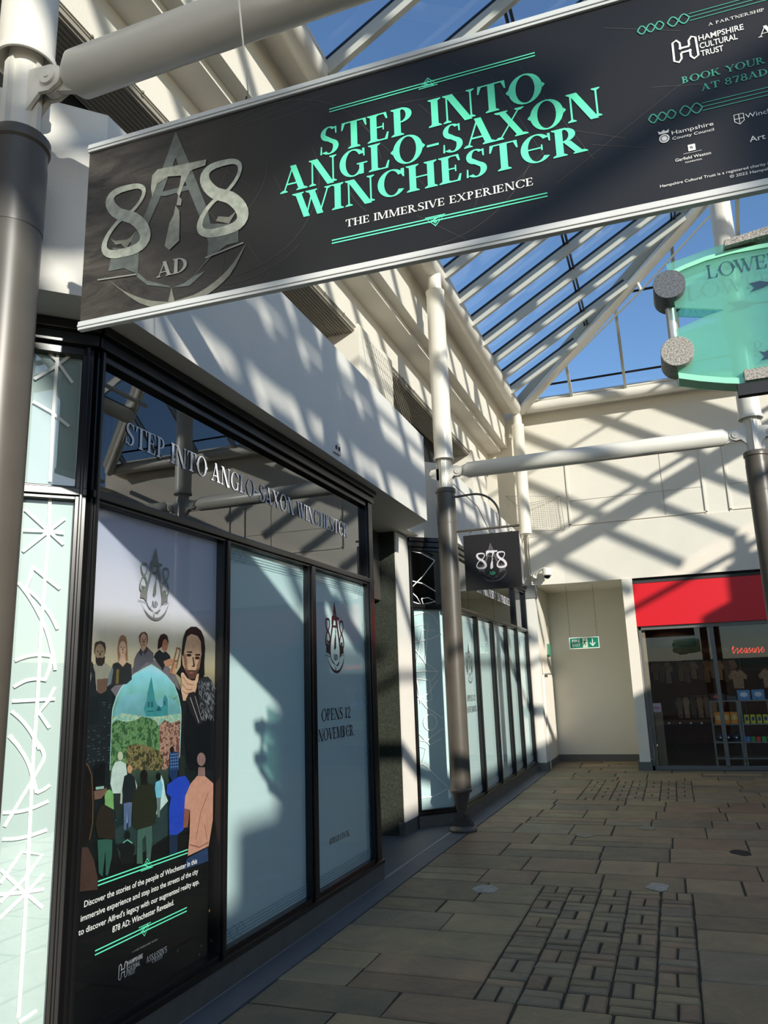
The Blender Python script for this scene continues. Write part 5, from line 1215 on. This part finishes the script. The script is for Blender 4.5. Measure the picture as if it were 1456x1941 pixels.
# green alarm panel and small shelf box on the alcove side wall
b = MB(); b.box(-2.28, -2.24, 15.55, 15.80, 2.02, 2.26); o = b.build('alarm_panel', mat('alarm_green', (70, 128, 104), .5), bevel=.004); tag(o, 'small green and white call point panel high on the alcove side wall', 'panel')
b = MB(); b.box(-2.28, -2.17, 14.75, 15.15, 1.66, 1.685); o = b.build('door_closer', GREYM, bevel=.003); tag(o, 'grey metal door closer bar on the alcove side wall', 'door closer')
b = MB(); b.box(-2.285, -2.262, 14.72, 15.6, .13, 1.66); b.box(-2.262, -2.25, 14.72, 14.76, .0, 1.9); o = struct(b.build('door_1', WHITE2))

# ------------------------------------------------------------------ fire exit sign on chains
fe = empty('exit_sign', (-1.5, 15.0, 2.11), 'green and white fire exit sign hanging on two chains in the alcove', 'sign')
EGr = mat('exit_green', (10, 116, 92), .4); EW = mat('exit_white', (224, 232, 222), .5)
b = MB(); b.box(-1.775, -1.23, 14.992, 15.008, 2.115, 2.325); b.build('sign_plate', EW, fe, bevel=.002)
XE = frame((-1.775, 14.992, 2.115), (1, 0, 0), (0, -1, 0))
b = MB(); b.fbox(XE, .014, .531, .014, .196, .0005, .0015); b.build('green_field', EGr, fe)
sans('exit_letters', 'FIRE', XE, .055, .118, .052, .145, .002, EW, fe, bold=.008)
sans('exit_letters', 'EXIT', XE, .055, .042, .052, .145, .002, EW, fe, bold=.008)
put('door_pictogram', XE, [[(.245, .02), (.335, .02), (.335, .19), (.245, .19)]], .002, mat('exit_cream', (190, 206, 180), .5), fe)
put('running_figure', XE, [ellipse(.300, .163, .012, .012, 10), [(.272, .142), (.300, .148), (.304, .128), (.286, .098), (.270, .104)]]+stroke([(.280, .102), (.300, .082), (.290, .045)], .012)+stroke([(.276, .104), (.262, .074), (.248, .060)], .012)+stroke([(.300, .142), (.318, .122), (.330, .130)], .009)+stroke([(.275, .140), (.258, .120), (.264, .104)], .009), .0026, mat('exit_green_dark', (8, 62, 50), .5), fe)
put('down_arrow', XE, [[(.418, .105), (.432, .105), (.432, .175), (.418, .175)]]+stroke([(.378, .105), (.425, .045), (.472, .105)], .016)+[[(.418, .06), (.432, .06), (.432, .12), (.418, .12)]], .002, EW, fe)
for x in (-1.755, -1.26):
    b = MB()
    z = 2.325; i = 0
    while z < 3.29:
        if i % 2: b.box(x-.001, x+.001, 14.996, 15.004, z, z+.03)
        else: b.box(x-.004, x+.004, 14.999, 15.001, z, z+.03)
        z += .026; i += 1
    b.build('chain', CHAIN, fe)

# ------------------------------------------------------------------ bird netting: far corner sheet and threads along the upper ledge
NW = mat('net_wire', (120, 112, 96), .7)
nt_ = empty('bird_netting', (-2.1, 14.3, 4.36), 'square-meshed bird netting stretched across the far left corner behind the columns', 'netting')
c00, c10, c11, c01 = Vector((-2.62, 14.1, 4.27)), Vector((-1.62, 14.50, 4.30)), Vector((-1.66, 14.50, 4.95)), Vector((-2.62, 14.1, 4.98))
b = MB()
def bl(u, v): return (c00*(1-u)+c10*u)*(1-v)+(c01*(1-u)+c11*u)*v
for i in range(27):
    u = i/26; b.tube([bl(u, 0), bl(u, 1)], .0016, 4)
for j in range(19):
    v = j/18; b.tube([bl(0, v), bl(1, v)], .0016, 4)
b.build('mesh', NW, nt_)
b = MB()
for p, q in ((c00, c10), (c10, c11), (c11, c01), (c01, bl(.3, .6)), (bl(.15, .7), c11)): b.tube([p, q], .004, 5)
b.build('edge_wire', NW, nt_)
b = MB(); b.tube([(-2.985, 2, 5.565), (-2.985, 14, 5.565)], .006, 5)
for i in range(24): b.ball((-2.98, 2.2+i*.5, 5.562), .012)
ob = b.build('netting_line', NW); tag(ob, 'netting wire with small fixings run along the edge of the upper ledge', 'wire')
b = MB()
b.tube([(-2.93, 7.6, 5.56), (-2.62, 7.9, 4.26)], .004, 4)
for j in range(9): b.tube([(-2.93+.03*j, 7.62+.02*j, 5.5-.14*j), (-2.93+.03*j, 9.0, 5.5-.14*j)], .002, 4)
for j in range(14): b.tube([(-2.93, 7.65+.1*j, 5.5), (-2.66, 7.75+.1*j, 4.26)], .002, 4)
o = b.build('bird_netting', NW); tag(o, 'bird netting sloping over the white pier of the upper opening near the sign column', 'netting')
o = MB(); o.tube([(-2.31, 8.72, 3.97), (-2.36, 10.5, 4.0), (-2.39, 12.5, 3.4)], .006, 6)
o = o.build('stay_wire', CHAIN); tag(o, 'thin dark stay wire running back from behind the sign column', 'wire')

# ------------------------------------------------------------------ red shop on the far wall
b = MB(); b.box(-.52, 7.4, 14.51, 14.58, 2.435, 3.20); struct(b.build('wall_shop_sign_board', RED, bevel=.004))
SH = mat('shop_floor_dark', (52, 50, 46), .35); SBACK = mat('shop_back_wall_brown', (92, 52, 22), .7, var=.2, vscale=3); SDK = mat('shop_wall_dark', (40, 38, 36), .8)
b = MB(); b.box(-.52, 7.4, 14.58, 20.0, -.03, 0.012); struct(b.build('floor_shop', SH))
b = MB(); b.box(-.70, -.60, 14.7, 20, 0, 3.4); b.box(7.4, 7.5, 14.7, 20, 0, 3.4); struct(b.build('wall_shop_side', SDK))
b = MB(); b.box(-.6, 7.4, 20, 20.1, 0, 3.4); struct(b.build('wall_shop_back', SBACK))
b = MB(); b.box(-.6, 7.4, 14.6, 20, 3.25, 3.4); struct(b.build('ceiling_shop', mat('shop_ceiling_dark', (30, 30, 32), .8)))
b = MB(); b.box(-.6, 7.4, 19.9, 19.99, 1.75, 1.95); struct(b.build('trim_5', mat('dark_green_band', (20, 52, 38), .6)))
b = MB()
fr = lambda x0, x1, z0, z1: b.box(x0, x1, 14.56, 14.61, z0, z1)
fr(-.50, -.455, 0, 2.435); fr(-.5, 7.4, 2.37, 2.435); fr(.665, .73, .05, 2.37); fr(2.0, 2.06, .05, 2.37); fr(3.4, 3.46, .05, 2.37); fr(-.5, 7.4, 0, .07)
struct(b.build('window_frame_shop', mat('shop_frame_grey', (104, 106, 104), .45, metal=.3), bevel=.003))
b = MB(); b.add([(-.46, 14.59, .07), (7.4, 14.59, .07), (7.4, 14.59, 2.37), (-.46, 14.59, 2.37)], [(0, 1, 2, 3)]); struct(b.build('window_1', GLASS))
b = MB(); b.box(-.455, -.40, 14.64, 14.75, 0, 2.37); struct(b.build('door_2', mat('bronze_door_edge', (128, 116, 98), .5)))
for k in range(4):
    q = atp(1200+(333+100*k)/4.852, 1080+1410/4.852, (0, 14.585, 0), (0, 1, 0))
    b = MB(); b.lathe((q.x, 14.582, q.z), [(.001, 0), (.016, 0), (.016, .002)], 14, axis='Y'); o = b.build('glass_marker_dot', mat('dot_white', (170, 170, 166), .5))
    tag(o, ('leftmost', 'second from left', 'third from left', 'rightmost')[k]+' of the four white dots on the red shop door glass', 'sticker', 'dots on the door glass of the red shop')
# things inside
b = MB(); b.box(-.40, -.26, 15.1, 15.3, .012, .93); o = b.build('wooden_post', mat('pale_wood', (132, 112, 82), .6, var=.15, vscale=14, stretch=(8, 8, 1)), bevel=.004); tag(o, 'pale wooden gate post standing just inside the red shop door', 'post')
b = MB(); b.box(-.41, -.27, 15.18, 15.2, .935, 1.09); o = b.build('door_notice', mat('pink_notice', (206, 190, 196), .5)); tag(o, 'small white and pink card standing on the wooden post', 'card')
sans('notice_writing', 'Baby', frame((-.41, 15.18, 0), (1, 0, 0), (0, -1, 0)), .02, .99, .045, .10, .001, mat('pink_ink', (206, 60, 110), .5), o, bold=.02)
NEON = mat('neon_red', (255, 60, 40), .4, emit=(255, 62, 40), estr=1.3)
ne = empty('neon_sign', (1.28, 15.2, 1.93), 'glowing red script neon word treasure inside the red shop', 'neon sign')
def script_word(x0, z0, sx, sz):
    S = {  # pen paths of the small letters on a 1 x 1 body
        't': [[(.1, .5), (.35, 1.0), (.28, .3), (.4, .02), (.6, .12), (.8, .45)], [(.1, .72), (.6, .78)]], 'r': [[(0, .45), (.25, .65), (.45, .62), (.38, .05), (.55, .0), (.8, .4)]],
        'e': [[(0, .35), (.4, .42), (.5, .62), (.3, .68), (.15, .3), (.3, .02), (.55, .05), (.85, .4)]], 'a': [[(.55, .62), (.3, .66), (.12, .3), (.25, .02), (.5, .2), (.6, .62), (.55, .1), (.7, .02), (.9, .4)]],
        's': [[(0, .4), (.4, .68), (.35, .4), (.5, .15), (.3, .0), (.12, .08)], [(.45, .05), (.8, .4)]], 'u': [[(0, .4), (.12, .64), (.1, .15), (.25, .0), (.5, .2), (.58, .62), (.55, .1), (.7, .0), (.9, .4)]]}
    x = x0
    for ch in 'treasure':
        b = MB()
        for path in S[ch]:
            P = [Vector((x+(px+pz*.18)*sx, 15.2, z0+pz*sz)) for px, pz in path]; Q = []
            for i in range(len(P)-1):   # smooth pen path
                p0, p1, p2, p3 = P[max(i-1, 0)], P[i], P[i+1], P[min(i+2, len(P)-1)]
                for t in (0, .25, .5, .75): Q.append(.5*((2*p1)+(p2-p0)*t+(2*p0-5*p1+4*p2-p3)*t*t+(3*p1-p0-3*p2+p3)*t**3))
            Q.append(P[-1]); b.tube(Q, .0038, 6)
        b.build('neon_letter', NEON, ne); x += sx*.86
script_word(1.01, 1.915, .078, .13)
XW = frame((0, 15.25, 0), (1, 0, 0), (0, -1, 0))
o = sans('welcome_letters', 'WELCOME', XW, .55, 1.955, .075, .42, 0, mat('dull_brass', (120, 92, 66), .5), None, bold=.0); tag(o, 'dull brass capital letters WELCOME beside the red neon word', 'lettering')
SHM = mat('shelf_grey_metal', (128, 128, 122), .45, metal=.4)
def rack(x0, x1, label, lv):
    o = empty('shelf_rack', ((x0+x1)/2, 15.35, .05), label, 'shelving')
    for x in (x0, x1):
        for y in (15.2, 15.5):
            b = MB(); b.box(x-.011, x+.011, y-.011, y+.011, .08, 1.10); b.build('upright', SHM, o)
            b = MB(); b.lathe((x, y, .03), [(.001, -.02), (.018, -.015), (.018, .03), (.001, .05)], 12); b.build('castor', SHM, o)
    for z in lv:
        b = MB(); b.box(x0, x1, 15.19, 15.51, z-.012, z+.008); b.build('shelf', SHM, o)
    return o
rack(.56, 1.0, 'grey metal shelf rack with orange boxes behind the shop door frame', (1.10, .70, .40, .13))
rack(1.04, 1.50, 'grey metal shelf rack with two blue toy packs on its top shelf', (1.10, .70, .40, .13))
def item(nm, x, z, wx, h, c, label, cat, group, top=None, dy=.12, y=15.22):
    o = empty(nm, (x+wx/2, y+dy/2, z), label, cat, group)
    b = MB(); b.box(x, x+wx, y, y+dy, z, z+h); b.build('body', mat('pack_%d_%d_%d' % c, c, .5, var=.2, vscale=40), o, bevel=.004)
    if top:
        b = MB(); b.fplate(frame((x+wx/2, y, z+h*.55), (1, 0, 0), (0, -1, 0)), ellipse(0, 0, wx*.32, h*.25, 10), 0, .003); b.build('printed_patch', mat('patch_%d_%d_%d' % top, top, .5), o)
    return o
for i in range(3): item('boxed_toy', .60+i*.13, .708, .12, .20, (214, 132, 34), ('left of', 'middle of', 'right of')[i]+' the three orange boxed toys on the left rack', 'toy box', 'orange boxes on the left rack', (206, 176, 110))
for i in range(2): item('blue_toy_pack', 1.02+i*.23, 1.108, .20, .17, (84, 140, 186), ('left one', 'right one')[i]+' of the two pale blue toy packs on top of the right rack', 'toy box', 'blue packs on the right rack', (206, 214, 220))
item('flat_toy_box', .57, 1.108, .24, .12, (58, 44, 42), 'dark flat toy box with red edge on top of the left rack', 'toy box', None, (196, 60, 40))
item('flat_toy_box', .83, 1.108, .16, .07, (62, 58, 60), 'low dark toy box on top of the left rack beside the red-edged one', 'toy box', None)
for i in range(4):
    item('toy_figure', 1.08+i*.10, .708, .075, .15, (196, 196, 50), ('leftmost', 'second from left', 'third from left', 'rightmost')[i]+' small yellow toy on the upper shelf of the right rack', 'toy', 'yellow toys on the right rack', (40, 60, 110))
for i, c in enumerate(((70, 140, 200), (50, 150, 60), (210, 40, 40), (60, 160, 70), (50, 150, 60))):
    item('toy_car', 1.06+i*.085, .408, .07, .08, c, ('blue toy at the left end', 'green toy beside the blue one', 'red toy in the middle', 'green toy just right of the red one', 'green toy at the right end')[i]+' of the lower shelf row, right rack', 'toy', 'toys on the lower shelf of the right rack')
for i in range(3):
    o = empty('toy_ball', (.66+.13*i, 15.3, .41), ('left', 'middle', 'right')[i]+' round dark toy on the lower shelf of the left rack', 'toy', 'dark toys on the left rack')
    b = MB(); b.ball((.66+.13*i, 15.3, .475), .065); b.build('body', mat('toy_navy', (34, 40, 62), .4), o)
    b = MB(); b.ball((.66+.13*i, 15.235, .475), .016); b.build('spot', EW, o)
# clothes on rails
gm = [mat('garment_%d' % i, c, .8, var=.25, vscale=20) for i, c in enumerate(((150, 116, 84), (128, 104, 84), (170, 140, 108), (96, 74, 60)))]
def garment(x, y, z, w_, h, m, label, group):
    F = frame((x, y, z), (1, 0, 0), (0, -1, 0))
    b = MB(); b.fplate(F, [(-w_*.3, -h), (w_*.3, -h), (w_*.32, -h*.45), (w_*.5, -h*.5), (w_*.58, -h*.3), (w_*.28, 0), (w_*.1, .02), (0, -.02), (-w_*.1, .02), (-w_*.28, 0), (-w_*.58, -h*.3), (-w_*.5, -h*.5), (-w_*.32, -h*.45)], -.02, .02)
    o = b.build('hanging_garment', m, bevel=.006); tag(o, label, 'garment', group); return o
rl = empty('clothes_rail', (.3, 17.6, 0), 'dark clothes rail with small pale clothes at the back left of the red shop', 'clothes rail')
b = MB(); b.tube([(-.45, 17.6, 1.86), (1.3, 17.6, 1.86)], .014, 8); b.build('rail', CHAIN, rl)
for x in (-.45, 1.3):
    b = MB(); b.tube([(x, 17.6, .015), (x, 17.6, 1.86)], .014, 8); b.build('upright', CHAIN, rl)
for i in range(13):
    garment(-.35+i*.125, 17.6+.002*i, 1.85, .17, .36+.04*(i % 3), gm[i % 4], ('first', 'second', 'third', 'fourth', 'fifth', 'sixth', 'seventh', 'eighth', 'ninth', 'tenth', 'eleventh', 'twelfth', 'thirteenth')[i]+' garment from the left on the back clothes rail of the red shop', 'clothes on the back rail of the red shop')
for i, (x, z, l) in enumerate(((1.18, 1.62, 'left beige'), (1.72, 1.62, 'middle beige'), (2.1, 1.60, 'right beige'))):
    garment(x, 16.9, z, .30, .34, gm[2], l+' babywear top hung on display behind the racks in the red shop', 'babywear on display behind the racks')
b = MB(); b.tube([(1.0, 16.9, 1.645), (2.3, 16.9, 1.645)], .01, 6); o = b.build('display_rail', CHAIN); tag(o, 'thin dark rail carrying the beige babywear behind the racks', 'rail')
# garments on a lower rail
for i in range(7):
    garment(.05+i*.13, 17.3, 1.12, .15, .40, gm[(i+1) % 4], ('first', 'second', 'third', 'fourth', 'fifth', 'sixth', 'seventh', 'eighth', 'ninth', 'tenth', 'eleventh', 'twelfth', 'thirteenth')[i]+' garment from the left on the low rail in the dark of the red shop', 'clothes on the low rail of the red shop')
b = MB(); b.tube([(-.05, 17.3, 1.145), (1.0, 17.3, 1.145)], .012, 6); b.tube([(-.05, 17.3, .015), (-.05, 17.3, 1.145)], .012, 6); b.tube([(1.0, 17.3, .015), (1.0, 17.3, 1.145)], .012, 6); o = b.build('low_rail', CHAIN); tag(o, 'low dark clothes rail in the middle of the red shop', 'clothes rail')
# hanging round decoration and ceiling spots
b = MB(); b.lathe((.05, 17.0, 2.15), [(.001, .2), (.42, .2), (.44, .1), (.44, 0), (.001, -.02)], 30); o = b.build('ceiling_drum', mat('dull_green_grey', (84, 92, 84), .7)); tag(o, 'wide dull green drum hanging under the shop ceiling', 'lamp shade')
b = MB(); b.tube([(.05, 17.0, 2.35), (.05, 17.0, 3.25)], .006, 6); b.build('drop_rod', CHAIN, o)
for x, y in ((.25, 15.9), (.02, 19.2), (2.2, 16.5), (3.4, 17.5)):
    dl = empty('ceiling_spot', (x, y, 3.235), 'small lit ceiling spot '+('above the door' if y < 16 else 'deep over the clothes rail' if y > 19 else 'over the racks' if x < 3 else 'to the right')+' in the red shop', 'ceiling light', 'ceiling spots in the red shop')
    b = MB(); b.lathe((x, y, 3.225), [(.001, 0), (.05, 0)], 16); b.build('lens', mat('spot_lens', (255, 240, 214), .4, emit=(255, 240, 214), estr=14), dl)
    b = MB(); b.lathe((x, y, 3.22), [(.05, 0), (.062, 0), (.062, .03), (.05, .03)], 16); b.build('trim_ring', CHAIN, dl)
    ld = bpy.data.lights.new('spot_light', 'SPOT'); ld.energy = 6; ld.spot_size = 1.9; ld.color = (1, .82, .62); lo = bpy.data.objects.new('spot_light', ld); col.objects.link(lo); lo.location = (x, y, 3.2)
# chewed plaster patches and a chip in the paving
for i, (x, y) in enumerate(((920, 1685), (1248, 1682), (1108, 1583), (1228, 1570), (1405, 1617))):
    q = atp(x, y, (0, 0, 0), (0, 0, 1)); R = random.Random(i)
    pts = [(q.x+(.07+.04*R.random())*math.cos(a), q.y+(.09+.06*R.random())*math.sin(a)) for a in [math.pi*2*k/9 for k in range(9)]]
    b = MB(); b.prism(pts, -.001, .0045)
    o = b.build('floor_patch', mat('worn_white_patch', (164, 164, 154), .6, var=.3, vscale=30) if i < 2 else mat('dull_patch', (134, 128, 110), .6, var=.3, vscale=30) if i < 4 else mat('dark_chip', (30, 28, 26), .8))
    tag(o, ('whitish worn patch on the paving nearest the shop windows', 'whitish worn patch at the head of the small setts', 'dull pale patch in the paving below the sign column', 'dull pale patch in the paving toward the far alcove', 'dark chipped hole in the paving at the right')[i], 'floor patch')
